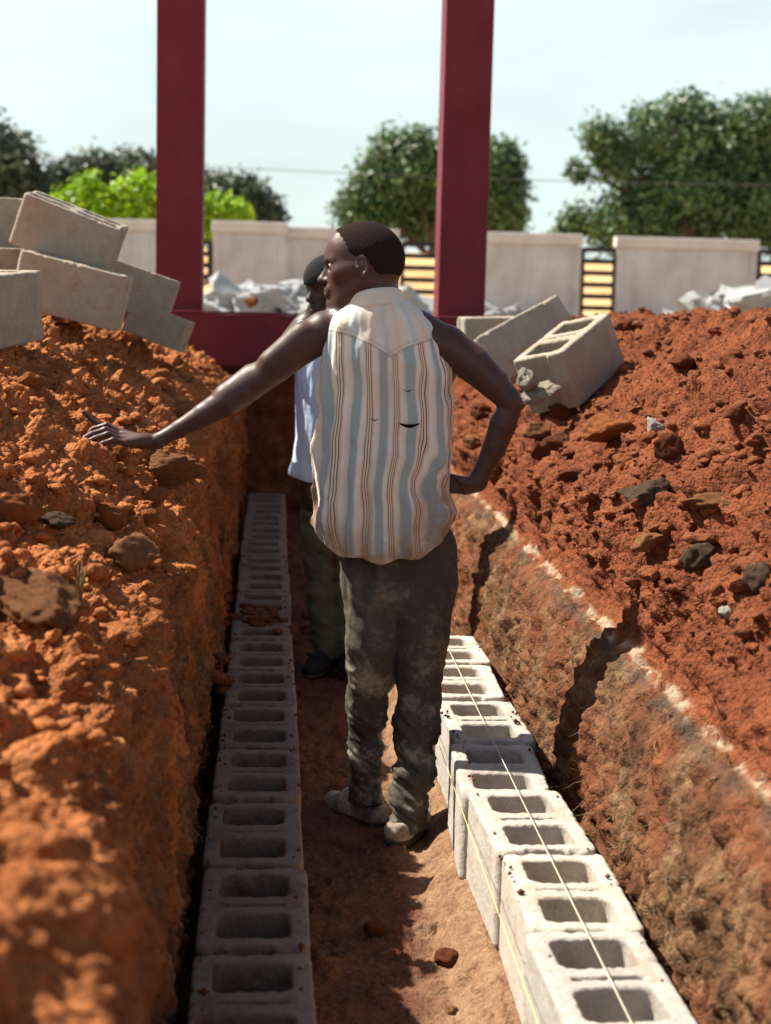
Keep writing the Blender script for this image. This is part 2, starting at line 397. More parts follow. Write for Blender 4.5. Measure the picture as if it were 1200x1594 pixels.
def shirt_mat():
    t = NT('striped_cotton')
    wob = t.math('MULTIPLY', t.math('SUBTRACT', t.noise(7, 3), 0.5), 0.006)
    u = t.math('ADD', t.attr('su'), wob)
    f = t.math('FRACT', t.math('DIVIDE', u, 0.0765))
    cream = (0.80, 0.70, 0.57); white = (0.84, 0.80, 0.72); blue = (0.36, 0.455, 0.46); peach = (0.78, 0.55, 0.41); ink = (0.10, 0.075, 0.07); pale = (0.55, 0.62, 0.60)
    st = [(0.0, cream), (0.045, pale), (0.075, blue), (0.335, blue), (0.365, pale), (0.40, white), (0.52, white), (0.545, peach), (0.575, peach),
          (0.583, ink), (0.600, ink), (0.608, cream), (0.652, cream), (0.660, ink), (0.677, ink), (0.685, cream), (0.729, cream), (0.737, ink), (0.754, ink), (0.762, peach),
          (0.80, peach), (0.83, white), (0.92, white), (0.97, cream)]
    c = t.ramp(f, st)
    yk = t.ramp(t.math('FRACT', t.math('DIVIDE', t.math('ADD', t.attr('su'), t.math('MULTIPLY', t.attr('sv'), 0.12)), 0.0815)),
                [(0.0, cream), (0.2, (0.74, 0.72, 0.65)), (0.36, (0.58, 0.62, 0.59)), (0.48, (0.74, 0.69, 0.60)), (0.7, cream), (0.84, (0.74, 0.62, 0.50)), (1.0, cream)])
    c = t.mix(t.attr('yoke'), c, yk)
    c = t.mix(t.attr('trim'), c, (0.84, 0.78, 0.68))
    c = t.mix(t.attr('seam'), c, (0.26, 0.19, 0.15))
    dirt = t.math('MULTIPLY', t.attr('dirt'), t.ramp(t.noise(14, 5, 0.65), [(0.30, 0.15), (0.62, 1.0)]))
    c = t.mix(dirt, c, (0.33, 0.19, 0.10))
    blot = t.ramp(t.noise(6, 5, 0.65), [(0.45, 0.0), (0.75, 0.35)])
    c = t.mix(blot, c, (0.62, 0.46, 0.33))
    t.bump(t.noise(900, 2), 0.25, 0.001); t.bump(t.noise(28, 4, 0.55, sc=(1, 1, 0.35)), 0.35, 0.008)
    return t.set(c, 0.9, 0.15)
M['shirt'] = shirt_mat()
def cloth(name, a, b, smudge, amt, sc_=5):
    t = NT(name)
    c = t.ramp(t.noise(sc_, 5, 0.6), [(0.3, a), (0.7, b)])
    s1 = t.ramp(t.noise(10, 8, 0.75), [(0.50, 0.0), (0.66, amt)])
    c = t.mix(t.math('MULTIPLY', s1, t.attr('dirt')), c, smudge)
    t.bump(t.noise(700, 2), 0.25, 0.001); t.bump(t.noise(30, 5, 0.6), 0.5, 0.008)
    return t.set(c, 0.92, 0.15)
M['trousers'] = cloth('dusty_dark_trousers', (0.060, 0.054, 0.044), (0.115, 0.100, 0.080), (0.40, 0.35, 0.27), 0.95)
M['trousers2'] = cloth('olive_trousers', (0.08, 0.082, 0.048), (0.14, 0.14, 0.085), (0.2, 0.17, 0.12), 0.5)
M['blue_shirt'] = cloth('light_blue_cotton', (0.46, 0.55, 0.72), (0.60, 0.68, 0.80), (0.30, 0.30, 0.34), 0.4)
M['cap'] = cloth('black_cap_cloth', (0.014, 0.014, 0.016), (0.026, 0.026, 0.028), (0.05, 0.05, 0.05), 0.3)
t = NT('worn_shoe'); M['shoe'] = t.set(t.mix(t.ramp(t.noise(22, 5, 0.7), [(0.42, 0.0), (0.62, 1.0)]), (0.20, 0.145, 0.10), (0.52, 0.44, 0.34)), 0.75, 0.3)
t = NT('shoe_sole'); M['sole'] = t.set((0.06, 0.04, 0.03), 0.8, 0.3)
t = NT('pale_string'); M['string'] = t.set((0.72, 0.68, 0.50), 0.7, 0.2)
t = NT('yellow_green_string'); M['string2'] = t.set((0.55, 0.62, 0.22), 0.7, 0.2)
t = NT('cable'); M['cable'] = t.set((0.10, 0.10, 0.11), 0.7, 0.2)

# ------------------------------------------------------------------ earth banks
def interp_profile(stations, Ys):
    """stations: {Y: [(x,z)...]} all of the same length -> (len(Ys), n, 2)"""
    ks = sorted(stations); A = np.array([stations[k] for k in ks], float)
    out = np.zeros((len(Ys), A.shape[1], 2))
    for j in range(A.shape[1]):
        for c in (0, 1): out[:, j, c] = np.interp(Ys, ks, A[:, j, c])
    return out
def rows_y(y0, y1, step):
    ys = [y0]
    while ys[-1] < y1: ys.append(ys[-1]+step*max(ys[-1], 1.0))
    ys[-1] = y1; return ys
def bank(name, stations, side, mat, dense, nd, nc, y0=1.25):
    Ys = np.array(list(np.linspace(-2.5, y0, 60)[:-1])+rows_y(y0, 10.9, 0.0026))
    # smooth the stations along Y
    prof = interp_profile(stations, Ys)
    n = prof.shape[1]; seg = np.sqrt((np.diff(prof, axis=1)**2).sum(2)); L = np.concatenate([np.zeros((len(Ys), 1)), np.cumsum(seg, 1)], 1)
    Ld = L[:, dense]; nT = nd+nc
    X = np.zeros((len(Ys), nT)); Z = np.zeros_like(X); Tt = np.zeros_like(X)
    knots = np.arange(n)
    for i in range(len(Ys)):
        s = np.concatenate([np.linspace(0, Ld[i], nd, endpoint=False), np.linspace(Ld[i], L[i, -1], nc)])
        X[i] = np.interp(s, L[i], prof[i, :, 0]); Z[i] = np.interp(s, L[i], prof[i, :, 1]); Tt[i] = np.interp(s, L[i], knots)
    ker = np.ones(15)/15
    def sm(A):
        P = np.pad(A, ((0, 0), (7, 7)), mode='edge'); return np.apply_along_axis(lambda r: np.convolve(r, ker, 'valid'), 1, P)
    X = sm(X); Z = sm(Z)
    Y = np.repeat(Ys[:, None], nT, 1)
    dx = np.gradient(X, axis=1); dz = np.gradient(Z, axis=1); l = np.sqrt(dx*dx+dz*dz)+1e-9
    nx, nz = (dz/l, -dx/l) if side < 0 else (-dz/l, dx/l)
    P = np.stack([X, Y, Z], -1).reshape(-1, 3)
    return P, nx.ravel(), nz.ravel(), Tt.ravel(), Ys, nT
def clods(P, size, seed, keep=0.55):
    f1, f2, r = worley(P/size+fbm(P/size*0.9, 2, seed+9)[:, None]*0.25, seed)
    h = np.sqrt(np.maximum(0, 1-(f1/(0.38+0.30*r))**2))*(0.4+0.6*r)
    return np.where(r < keep, 0.0, h)*size
def crumbs(P, size, seed):
    f1, f2, r = worley(P/size, seed); return (f2-f1)*size*0.5
def grid_faces(nr, nc_, flip):
    i, j = np.meshgrid(np.arange(nr-1), np.arange(nc_-1), indexing='ij'); a = (i*nc_+j).ravel()
    q = np.stack([a, a+1, a+nc_+1, a+nc_], 1)
    return q[:, ::-1] if flip else q

LB = [(-.185, -.03), (-.195, .25), (-.215, .46), (-.25, .62), (-.31, .77), (-.385, .91), (-.50, 1.03), (-.68, 1.15), (-.90, 1.27), (-1.15, 1.37), (-1.6, 1.42), (-2.2, 1.22), (-3.2, .94), (-4.6, .80)]
def sh(pr, f): return [f(x, z, i) for i, (x, z) in enumerate(pr)]
LN = [(-.185, -.03), (-.195, .25), (-.210, .46), (-.228, .62), (-.265, .755), (-.345, .835), (-.46, .905), (-.62, 1.0), (-.82, 1.12), (-1.05, 1.26), (-1.5, 1.38), (-2.2, 1.22), (-3.2, .94), (-4.6, .80)]
LH = [(-.185, -.03), (-.195, .25), (-.210, .46), (-.232, .64), (-.275, .80), (-.335, .935), (-.43, 1.045), (-.60, 1.13), (-.84, 1.24), (-1.1, 1.35), (-1.55, 1.42), (-2.2, 1.22), (-3.2, .94), (-4.6, .80)]
LF = [(-.175, -.03), (-.180, .25), (-.190, .44), (-.205, .60), (-.235, .76), (-.285, .90), (-.38, 1.02), (-.56, 1.13), (-.80, 1.26), (-1.08, 1.37), (-1.55, 1.43), (-2.2, 1.22), (-3.2, .94), (-4.6, .80)]
LST = {-2.5: LN, 0.9: LN,
       1.50: sh(LN, lambda x, z, i: (x+(.0 if i < 2 else .03 if i == 2 else .07 if i == 3 else .11 if i < 6 else .06), z+(.05 if i > 2 else 0))),
       1.85: sh(LN, lambda x, z, i: (x+(.0 if i < 2 else .01 if i == 2 else .03 if i == 3 else .05 if i < 6 else .02), z+(.0 if i > 2 else 0))),
       2.3: LN, 3.4: LN, 4.1: LH, 4.7: LH, 5.6: LF,
       8.0: sh(LF, lambda x, z, i: (x+(.0 if i < 3 else .015), z*1.0)),
       10.9: sh(LF, lambda x, z, i: (x, z*0.92))}
RB = [(.765, -.03), (.775, .22), (.80, .42), (.835, .545), (.875, .60), (.925, .625), (.955, .72), (1.01, .86), (1.11, 1.01), (1.27, 1.15), (1.50, 1.27), (1.78, 1.37), (2.2, 1.40), (2.9, 1.25), (3.8, .96), (4.8, .80)]
RST = {-2.5: sh(RB, lambda x, z, i: (x, z*.95)), 2.0: RB, 4.2: RB, 6.2: sh(RB, lambda x, z, i: (x+(-.02 if i > 6 else 0), z+(.02 if i > 9 else 0))),
       8.0: sh(RB, lambda x, z, i: (x-(.03 if i > 5 else 0), z-(.02 if i > 8 else 0))), 10.9: sh(RB, lambda x, z, i: (x, z*.88))}
SURF = {}
def make_bank(name, stations, side, mat, dense, layerfn, seed, wall_top):
    P, nx, nz, T, Ys, nT = bank(name, stations, side, mat, dense, 370, 45)
    w = sstep(wall_top-0.8, wall_top+1.2, T)              # 0 on the cut wall, 1 on the loose heap
    yfar = np.clip(P[:, 1]/4, 0.6, 1.6)
    d = fbm(P/0.62, 3, seed)*(0.022+0.055*w)+fbm(P/0.16, 3, seed+5)*(0.012+0.016*w)
    mask = sstep(-0.25, 0.35, fbm(P/0.35, 2, seed+77))
    nf = .55+.45*sstep(1.5, 2.8, P[:, 1]); d += fbm(P/0.30, 3, seed+70)*.05*sstep(4.5, 2.2, P[:, 1])*sstep(1.6, 3.6, T)*(side < 0)
    d += w*nf*(clods(P, 0.13, seed+11, 0.80)*0.38+clods(P, 0.060, seed+12, 0.68)*0.50*mask+clods(P, 0.031, seed+13, 0.45)*0.60*(.5+.5*mask)+clods(P, 0.019, seed+15, 0.3)*0.7+crumbs(P, 0.012, seed+14)*0.9)
    # scraped, fissured cut face: marks stretched along the height
    Ps = P*np.array([1, 1, 0.28]); d += (1-w)*(fbm(P/0.13, 3, seed+25)*.020+fbm(Ps/0.050, 4, seed+21)*0.014+np.abs(fbm(Ps/0.10, 3, seed+22))*-0.026+fbm(P/0.020, 2, seed+23)*0.0055+crumbs(P, 0.035, seed+24)*.35-np.abs(fbm(P*np.array([1, 1, .5])/0.028, 3, seed+26))*.010+clods(P, .030, seed+27, .6)*.45+0.012)
    # gullies running down the heap
    Pg = np.stack([P[:, 0]*0.5, P[:, 1]*1.0, P[:, 2]*0.5], 1); d += w*(-np.abs(fbm(Pg/0.12, 3, seed+31))*0.045+0.016-np.abs(fbm(P/0.07, 3, seed+32))*0.016)
    fade = sstep(-0.01, 0.8, T); d *= 0.25+0.75*fade
    V = P.copy(); V[:, 0] += nx*d; V[:, 2] += nz*d
    V[:, 1] += fbm(P/0.05, 2, seed+41)*0.006*w
    layer, pale = layerfn(P, T); heap = np.clip(.45+.55*w, 0, 1)
    F_ = grid_faces(len(Ys), nT, side < 0)
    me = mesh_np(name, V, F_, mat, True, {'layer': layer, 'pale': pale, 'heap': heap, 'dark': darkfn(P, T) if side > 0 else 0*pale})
    o = link(name, me); tag(o, kind='structure'); SURF[name] = (V, np.stack([nx, np.zeros_like(nx), nz], 1), d)
    return o
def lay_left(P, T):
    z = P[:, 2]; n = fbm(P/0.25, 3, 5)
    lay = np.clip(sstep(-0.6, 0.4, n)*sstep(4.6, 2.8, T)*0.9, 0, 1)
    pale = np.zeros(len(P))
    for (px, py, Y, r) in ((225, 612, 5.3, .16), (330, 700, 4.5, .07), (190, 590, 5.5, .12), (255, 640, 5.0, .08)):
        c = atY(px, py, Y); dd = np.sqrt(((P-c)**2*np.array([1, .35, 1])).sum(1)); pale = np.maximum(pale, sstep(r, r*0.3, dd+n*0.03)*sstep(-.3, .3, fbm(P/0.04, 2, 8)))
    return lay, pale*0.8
def lay_right(P, T):
    n = fbm(P/0.22, 3, 61); n2 = fbm(P/0.06, 3, 62)
    lay = sstep(4.7, 4.1, T+n*0.35)*np.clip(0.72+n*0.7, 0.2, 1)
    pale = sstep(0.42, 0.10, np.abs(T-4.62-n*0.3))*np.clip(0.30+n2*1.3+n*.9, 0, 1)
    return np.clip(lay, 0, 1), np.clip(pale, 0, 0.75)
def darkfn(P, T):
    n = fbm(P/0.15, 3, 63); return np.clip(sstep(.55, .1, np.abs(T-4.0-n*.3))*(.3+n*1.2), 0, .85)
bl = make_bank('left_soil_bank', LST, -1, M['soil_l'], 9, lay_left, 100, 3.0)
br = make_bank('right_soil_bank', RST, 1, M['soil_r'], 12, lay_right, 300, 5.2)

# trench floor with the mud ledge under the right-hand row
fy = np.array(list(np.linspace(-2.5, 1.8, 30)[:-1])+rows_y(1.8, 10.9, 0.0035)); fx = np.linspace(-.24, .86, 170)
FX, FY = np.meshgrid(fx, fy); Pf = np.stack([FX, FY, 0*FX], -1).reshape(-1, 3)
edge = 0.435+0.03*fbm(Pf/0.3, 3, 401)+0.012*fbm(Pf/0.05, 2, 402)
zf = 0.082*sstep(-0.03, 0.05, Pf[:, 0]-edge)+0.014*fbm(Pf/0.25, 3, 403)+0.006*fbm(Pf/0.05, 3, 404)+clods(Pf, 0.05, 405, 0.8)*0.35+clods(Pf, 0.02, 406, 0.6)*0.4
zf += sstep(0.20, 0.09, Pf[:, 0])*0.02
zf = np.where((Pf[:, 0] > 0.5) & (Pf[:, 0] < .73), np.minimum(zf, 0.095), zf)
zf = np.where((Pf[:, 0] > -.13) & (Pf[:, 0] < .09), np.minimum(zf, 0.04), zf)
Pf[:, 2] = zf
tag(link('trench_floor', mesh_np('trench_floor', Pf, grid_faces(len(fy), len(fx), False), M['floor'], attrs={'dry': .85*sstep(.31, .43, Pf[:, 0]+.05*fbm(Pf/.2, 3, 409))})), kind='structure')  # 'dry' paints the sunlit strip by the right row, tan mud ledge included
def floor_z(x, y):
    i = np.argmin((Pf[:, 0]-x)**2+(Pf[:, 1]-y)**2); return Pf[i, 2]
# far end wall of the trench, under the steel beam
ex = np.linspace(-.9, 1.7, 120); ez = np.linspace(-.05, 1.08, 70); EX, EZ = np.meshgrid(ex, ez)
Pe = np.stack([EX, 10.75+0*EX, EZ], -1).reshape(-1, 3); Pe[:, 1] += fbm(Pe/0.3, 4, 501)*0.05+Pe[:, 2]*0.08
tag(link('trench_end', mesh_np('trench_end', Pe, grid_faces(70, 120, False), M['soil_r'], attrs={'layer': np.full(len(Pe), .6), 'pale': np.zeros(len(Pe))})), kind='structure')  # darker soil mix puts this wall's shade into its colour
Pe2 = Pe.copy(); Pe2[:, 1] = -2.45-(Pe2[:, 1]-10.75)
tag(link('trench_near_end', mesh_np('trench_near_end', Pe2, grid_faces(70, 120, True), M['soil_r'], attrs={'layer': np.zeros(len(Pe)), 'pale': np.zeros(len(Pe))})), kind='structure')
# flat site ground round the excavation, out to the horizon
def ground_sheet():
    V = []; Fq = []
    def rect(x0, x1, y0, y1, nx_, ny_):
        b = len(V)
        for yy in np.linspace(y0, y1, ny_):
            for xx in np.linspace(x0, x1, nx_): V.append((xx, yy, 0.9))
        for j in range(ny_-1):
            for i in range(nx_-1): a = b+j*nx_+i; Fq.append((a, a+1, a+nx_+1, a+nx_))
    rect(-4, 4.2, 10.8, 45, 60, 160); rect(-40, -4, -40, 45, 40, 80); rect(4.2, 44, -40, 45, 40, 80); rect(-4, 4.2, -40, -2.45, 10, 30)
    rect(-600, 600, 45, 900, 30, 30); rect(-600, -40, -300, 45, 4, 4); rect(44, 600, -300, 45, 4, 4); rect(-40, 44, -300, -40, 4, 4)
    V = np.array(V); n = fbm(V/3.0, 3, 601)*0.03+fbm(V/0.5, 2, 602)*0.012
    V[:, 2] += np.where((np.abs(V[:, 0]) < 43) & (V[:, 1] < 44), n, 0)
    V[(np.abs(V[:, 0]+0.0) < 4.3) & (V[:, 1] < 10.81) & (V[:, 1] > -2.46), 2] = 0.9
    return mesh_np('ground', V, Fq, M['ground'])
tag(link('ground', ground_sheet()), kind='structure')

def surf_at(name, px, py, rad_px=7):
    V = SURF[name][0]
    x, y, z = proj(V) if name not in PROJ else PROJ[name]
    PROJ[name] = (x, y, z)
    ok = np.nonzero(((x-px)**2+(y-py)**2 < rad_px**2) & (z > 0.5))[0]
    if len(ok) == 0: ok = np.argsort(np.where(z > .5, (x-px)**2+(y-py)**2, 1e9))[:5]
    i = ok[np.argmin(z[ok])]; return V[i].copy(), z[i]
PROJ = {}

# ------------------------------------------------------------------ stones and clods
import bmesh
def rock_mesh(name, mat, seed, sub=4, flat=1.0, angular=0.0):
    bm = bmesh.new(); bmesh.ops.create_icosphere(bm, subdivisions=sub, radius=1)
    V = np.array([v.co[:] for v in bm.verts]); Fq = np.array([[v.index for v in f.verts] for f in bm.faces]); bm.free()
    rs = np.random.default_rng(seed)
    for _ in range(11):                                    # knock flat facets off the lump
        n = rs.normal(size=3); n /= np.linalg.norm(n); c = rs.uniform(0.50, 0.85)
        d = V@n-c; V = V-np.where(d > 0, d, 0)[:, None]*n*(0.75+0.2*angular)
    r = 1+fbm(V*1.3+seed, 3, seed)*0.22+fbm(V*4+seed, 3, seed+3)*0.10-np.abs(fbm(V*9+seed, 3, seed+6))*0.06
    V = V*r[:, None]; V[:, 2] *= flat
    return mesh_np(name, V, Fq, mat, angular < 0.5)
CL = [rock_mesh('soil_clod', M['clod_l'], 10+i, 4) for i in range(4)]
CR = [rock_mesh('soil_clod', M['clod_r'], 20+i, 4) for i in range(4)]
def place_rock(bankname, px, py, wpx, hpx, me, name, label, cat, yaw=0.0, tilt=0.0, sink=0.30, depth=0.8, group=None):
    p, z = surf_at(bankname, px, py)
    w = wpx/2/F*z; h = hpx/2/F*z
    o = link(name, me); o.location = p+np.array([0, 0, h*(0.5-sink)]); o.scale = (w, max(w, h)*depth, h); o.rotation_euler = (tilt*0.4, tilt, yaw)
    return tag(o, label, cat, group)
R_ = rock_mesh
place_rock('left_soil_bank', 262, 735, 130, 66, R_('stone', M['rock_brown'], 31, 5, 1, .4), 'stone', 'large brown slab of stone on the left bank just below the reaching hand', 'stone', .2, -.15)
place_rock('left_soil_bank', 62, 955, 165, 105, R_('stone', M['rock_brown'], 32, 5, 1, .4), 'stone', 'biggest flat brown stone low on the left bank at the photo edge', 'stone', .3, .5, .35, 1.1)
place_rock('left_soil_bank', 215, 862, 90, 55, R_('stone', M['rock_tan'], 33, 4, 1, .4), 'stone', 'tan wedge of stone sticking out of the left bank above the block row', 'stone', -.3, .4)
place_rock('left_soil_bank', 175, 810, 70, 40, R_('stone', M['clod_l'], 34, 4), 'clod', 'long orange clod lying beside the tan wedge on left bank', 'clod', .5, .3)
place_rock('left_soil_bank', 90, 812, 62, 30, R_('stone', M['rock_dark'], 35, 4), 'stone', 'dark flat stone half buried in the left bank', 'stone', .2, .2)
place_rock('left_soil_bank', 238, 770, 50, 38, CL[1], 'clod', 'round orange clod directly under the large brown slab', 'clod')
place_rock('left_soil_bank', 232, 800, 30, 26, CL[2], 'clod', 'small orange clod below the round one under the slab', 'clod')
place_rock('left_soil_bank', 188, 708, 38, 34, CL[0], 'clod', 'pale orange clod touching the underside of the reaching hand', 'clod')
place_rock('left_soil_bank', 285, 640, 66, 26, R_('shard', M['rock_tan'], 36, 4, 1, .8), 'shard', 'pale flat shard of block lying behind the reaching forearm', 'shard', .1, -.2)
place_rock('left_soil_bank', 30, 800, 80, 66, R_('clod', M['clod_l'], 37, 4), 'clod', 'big orange clod at the left photo edge above the flat stone', 'clod', .2, .2)
place_rock('left_soil_bank', 55, 600, 60, 34, CL[3], 'clod', 'orange clod on the bank below the leaning end block', 'clod', .9)
place_rock('left_soil_bank', 250, 590, 55, 28, CL[0], 'clod', 'angular orange clod under the lowest tumbled block', 'clod', 1.2)
RRK = [(945, 672, 95, 52, 'rock_tanr', 'wide orange-brown stone on the right bank behind the elbow'), (1045, 706, 54, 50, 'clod', 'round rusty red clod in the middle of the right bank'),
       (1016, 664, 50, 34, 'rock_pale', 'knobbly whitish lump of mortar on the right bank'), (1003, 768, 92, 54, 'rock_dark', 'broad blackish stone on the right bank'),
       (1105, 785, 105, 38, 'rock_brown', 'long flat brown stone right of the blackish stone'), (1012, 845, 56, 38, 'rock_tan', 'tan stone alone below the blackish stone'),
       (1085, 872, 70, 56, 'rock_dark', 'crumpled dark grey stone low on the right bank'), (1178, 908, 70, 66, 'rock_dark', 'dark stone cut by the right photo edge'),
       (1128, 952, 40, 30, 'rock_pale', 'small white chip of stone below the dark stones'), (868, 692, 50, 42, 'clod', 'red clod just right of the bent elbow'),
       (833, 706, 34, 36, 'clod', 'small red clod below the bent elbow'), (832, 668, 56, 30, 'rock_brown', 'flat brown stone touching the elbow outline'),
       (885, 738, 52, 30, 'clod', 'reddish clod below the wide orange-brown stone'), (870, 640, 60, 32, 'clod', 'orange clod in front of the chipped concrete shards'),
       (1060, 560, 52, 26, 'clod', 'red clod near the crest of the right bank'), (1150, 640, 46, 28, 'clod', 'red clod high on the bank near the right photo edge'),
       (975, 505, 46, 26, 'clod', 'red clod on the very crest behind the front right block'), (935, 577, 42, 32, 'clod', 'rust coloured clod leaning on the front right block'),
       (750, 640, 40, 30, 'clod', 'orange clod framed between the shirt and bent arm'), (735, 690, 34, 26, 'rock_tan', 'light stone framed low between shirt and bent arm')]
for i, (px, py, w, h, mt, lb) in enumerate(RRK):
    isc = mt == 'clod'; mt_ = {'clod': 'clod_r', 'rock_tanr': 'clod_l'}.get(mt, mt)
    place_rock('right_soil_bank', px, py, w, h, R_('clod' if isc else 'stone', M[mt_], 50+i, 4, 1, 0 if isc else .4), 'clod' if isc else 'stone', lb, 'clod' if isc else 'stone', random.uniform(-.6, .6), random.uniform(-.3, .2))

def scatter_stuff(name, bankname, mat, n, seed, tlo, smin, smax):
    rs = np.random.default_rng(seed); V, N, d = SURF[bankname]
    bm = bmesh.new(); bmesh.ops.create_icosphere(bm, subdivisions=2, radius=1)
    B = np.array([v.co[:] for v in bm.verts]); Fb = np.array([[v.index for v in f.verts] for f in bm.faces]); bm.free()
    x, y, z = proj(V); vis = np.nonzero((x > -60) & (x < 1260) & (y > 300) & (y < 1650) & (V[:, 1] > 2.3) & (V[:, 2] > tlo) & (V[:, 1] < 10))[0]
    w = 1/np.maximum(z[vis], 1)**0.4; vis = rs.choice(vis, n, p=w/w.sum())
    out = []; 
    for q, i in enumerate(vis):
        s = smin*(smax/smin)**(rs.random()**2.2); r = B*(1+0.0)
        r = r*(1+rs.normal(0, 0.16, (len(B), 1))); r = r*np.array([1, rs.uniform(.7, 1.2), rs.uniform(.5, .85)])
        a = rs.uniform(0, 6.28); ca, sa = math.cos(a), math.sin(a); r = r@np.array([[ca, sa, 0], [-sa, ca, 0], [0, 0, 1]])
        out.append(r*s+V[i]+N[i]*s*0.25)
    Fo = (Fb[None]+(np.arange(n)*len(B))[:, None, None]).reshape(-1, 3)
    o = link(name, mesh_np(name, np.concatenate(out), Fo, mat, True)); return o
tag(scatter_stuff('loose_soil_crumbs', 'left_soil_bank', M['clod_l'], 1800, 1, .8, .005, .026), 'loose orange crumbs of soil scattered over the left bank', 'soil crumbs', kind='stuff')
tag(scatter_stuff('loose_soil_crumbs', 'right_soil_bank', M['clod_r'], 1800, 2, .74, .005, .026), 'loose red crumbs of soil scattered over the right bank', 'soil crumbs', kind='stuff')

def lumps_on(name, bankname, mat, n, seed, tlo, smin, smax, label):
    rs = np.random.default_rng(seed); V, N, d = SURF[bankname]; srcs = [rock_mesh('lump_source', mat, 400+seed+i, 3, .8, .4) for i in range(6)]
    BB = []
    for me in srcs:
        a = np.zeros(len(me.vertices)*3); me.vertices.foreach_get('co', a); f = np.zeros(len(me.polygons)*3, int); me.polygons.foreach_get('vertices', f); BB.append((a.reshape(-1, 3), f.reshape(-1, 3)))
    x, y, z = proj(V); vis = np.nonzero((x > -60) & (x < 1260) & (y > 430) & (y < 1500) & (V[:, 1] > 2.6) & (V[:, 2] > tlo) & (V[:, 1] < 9))[0]
    out = []; fo = []; nv = 0
    for i in rs.choice(vis, n):
        B, f = BB[rs.integers(6)]; s = smin*(smax/smin)**(rs.random()**1.8); Rm = np.array(Matrix.Rotation(rs.uniform(0, 6.28), 3, 'Z') @ Matrix.Rotation(rs.normal(0, .4), 3, 'X'))
        out.append((B*np.array([1, rs.uniform(.6, 1), rs.uniform(.4, .8)]))@Rm.T*s+V[i]+N[i]*s*.1); fo.append(f+nv); nv += len(B)
    o = link(name, mesh_np(name, np.concatenate(out), np.concatenate(fo), mat, False)); tag(o, label, 'soil lumps', kind='stuff')
lumps_on('broken_soil_lumps', 'left_soil_bank', M['clod_l'], 230, 1, .72, .014, .055, 'broken angular lumps of orange soil strewn over the left bank')
lumps_on('broken_soil_lumps', 'right_soil_bank', M['clod_r'], 260, 2, .74, .014, .055, 'broken angular lumps of red soil strewn over the right bank')

# dry roots hanging out of the right cut face and grass stalks
def roots(name, bankname, n, seed, tz, mat, rmm, length, label):
    rs = np.random.default_rng(seed); V, N, d = SURF[bankname]; mb = MB()
    ok = np.nonzero((V[:, 2] > tz[0]) & (V[:, 2] < tz[1]) & (V[:, 1] > 2.0) & (V[:, 1] < 6) & (np.abs(V[:, 0]) < 1.0))[0]
    for i in rs.choice(ok, n):
        p = V[i]; pts = []; dr = N[i]*0.6+rs.normal(0, .6, 3)+np.array([0, 0, -.35]); dr /= np.linalg.norm(dr); L_ = length*rs.uniform(.3, 1)
        q = p-N[i]*0.004
        for s in range(5): pts.append(tuple(q)); dr = dr+rs.normal(0, .28, 3)+np.array([0, 0, -.1]); dr /= np.linalg.norm(dr); q = q+dr*L_/4
        r = rmm*rs.uniform(.5, 1); mb.tube(pts, [r, r*.9, r*.7, r*.5, r*.2], 4)
    return tag(mb.build(name, mat, smooth=True), label, 'roots', kind='stuff')
roots('dry_roots', 'right_soil_bank', 420, 5, (.12, .66), M['dry_root'], .0016, .085, 'thin dry roots and straw sticking out of the right trench wall')
roots('dry_roots', 'left_soil_bank', 110, 6, (.12, .66), M['dry_root'], .0014, .07, 'thin dry roots sticking out of the shaded left trench wall')
p, z = surf_at('left_soil_bank', 128, 950); mb = MB()
for k in range(7):
    a = random.uniform(-.35, .35); b = random.uniform(-.2, .2); h = random.uniform(.05, .11)
    mb.tube([tuple(p), tuple(p+np.array([a*h*.4, b*h, h*.6])), tuple(p+np.array([a*h, b*h*1.5, h]))], [.0022, .0017, .0006], 5)
tag(mb.build('dry_grass_tuft', M['dry_root'], smooth=True), 'dry straw-coloured grass stalks standing on the left bank', 'grass tuft')

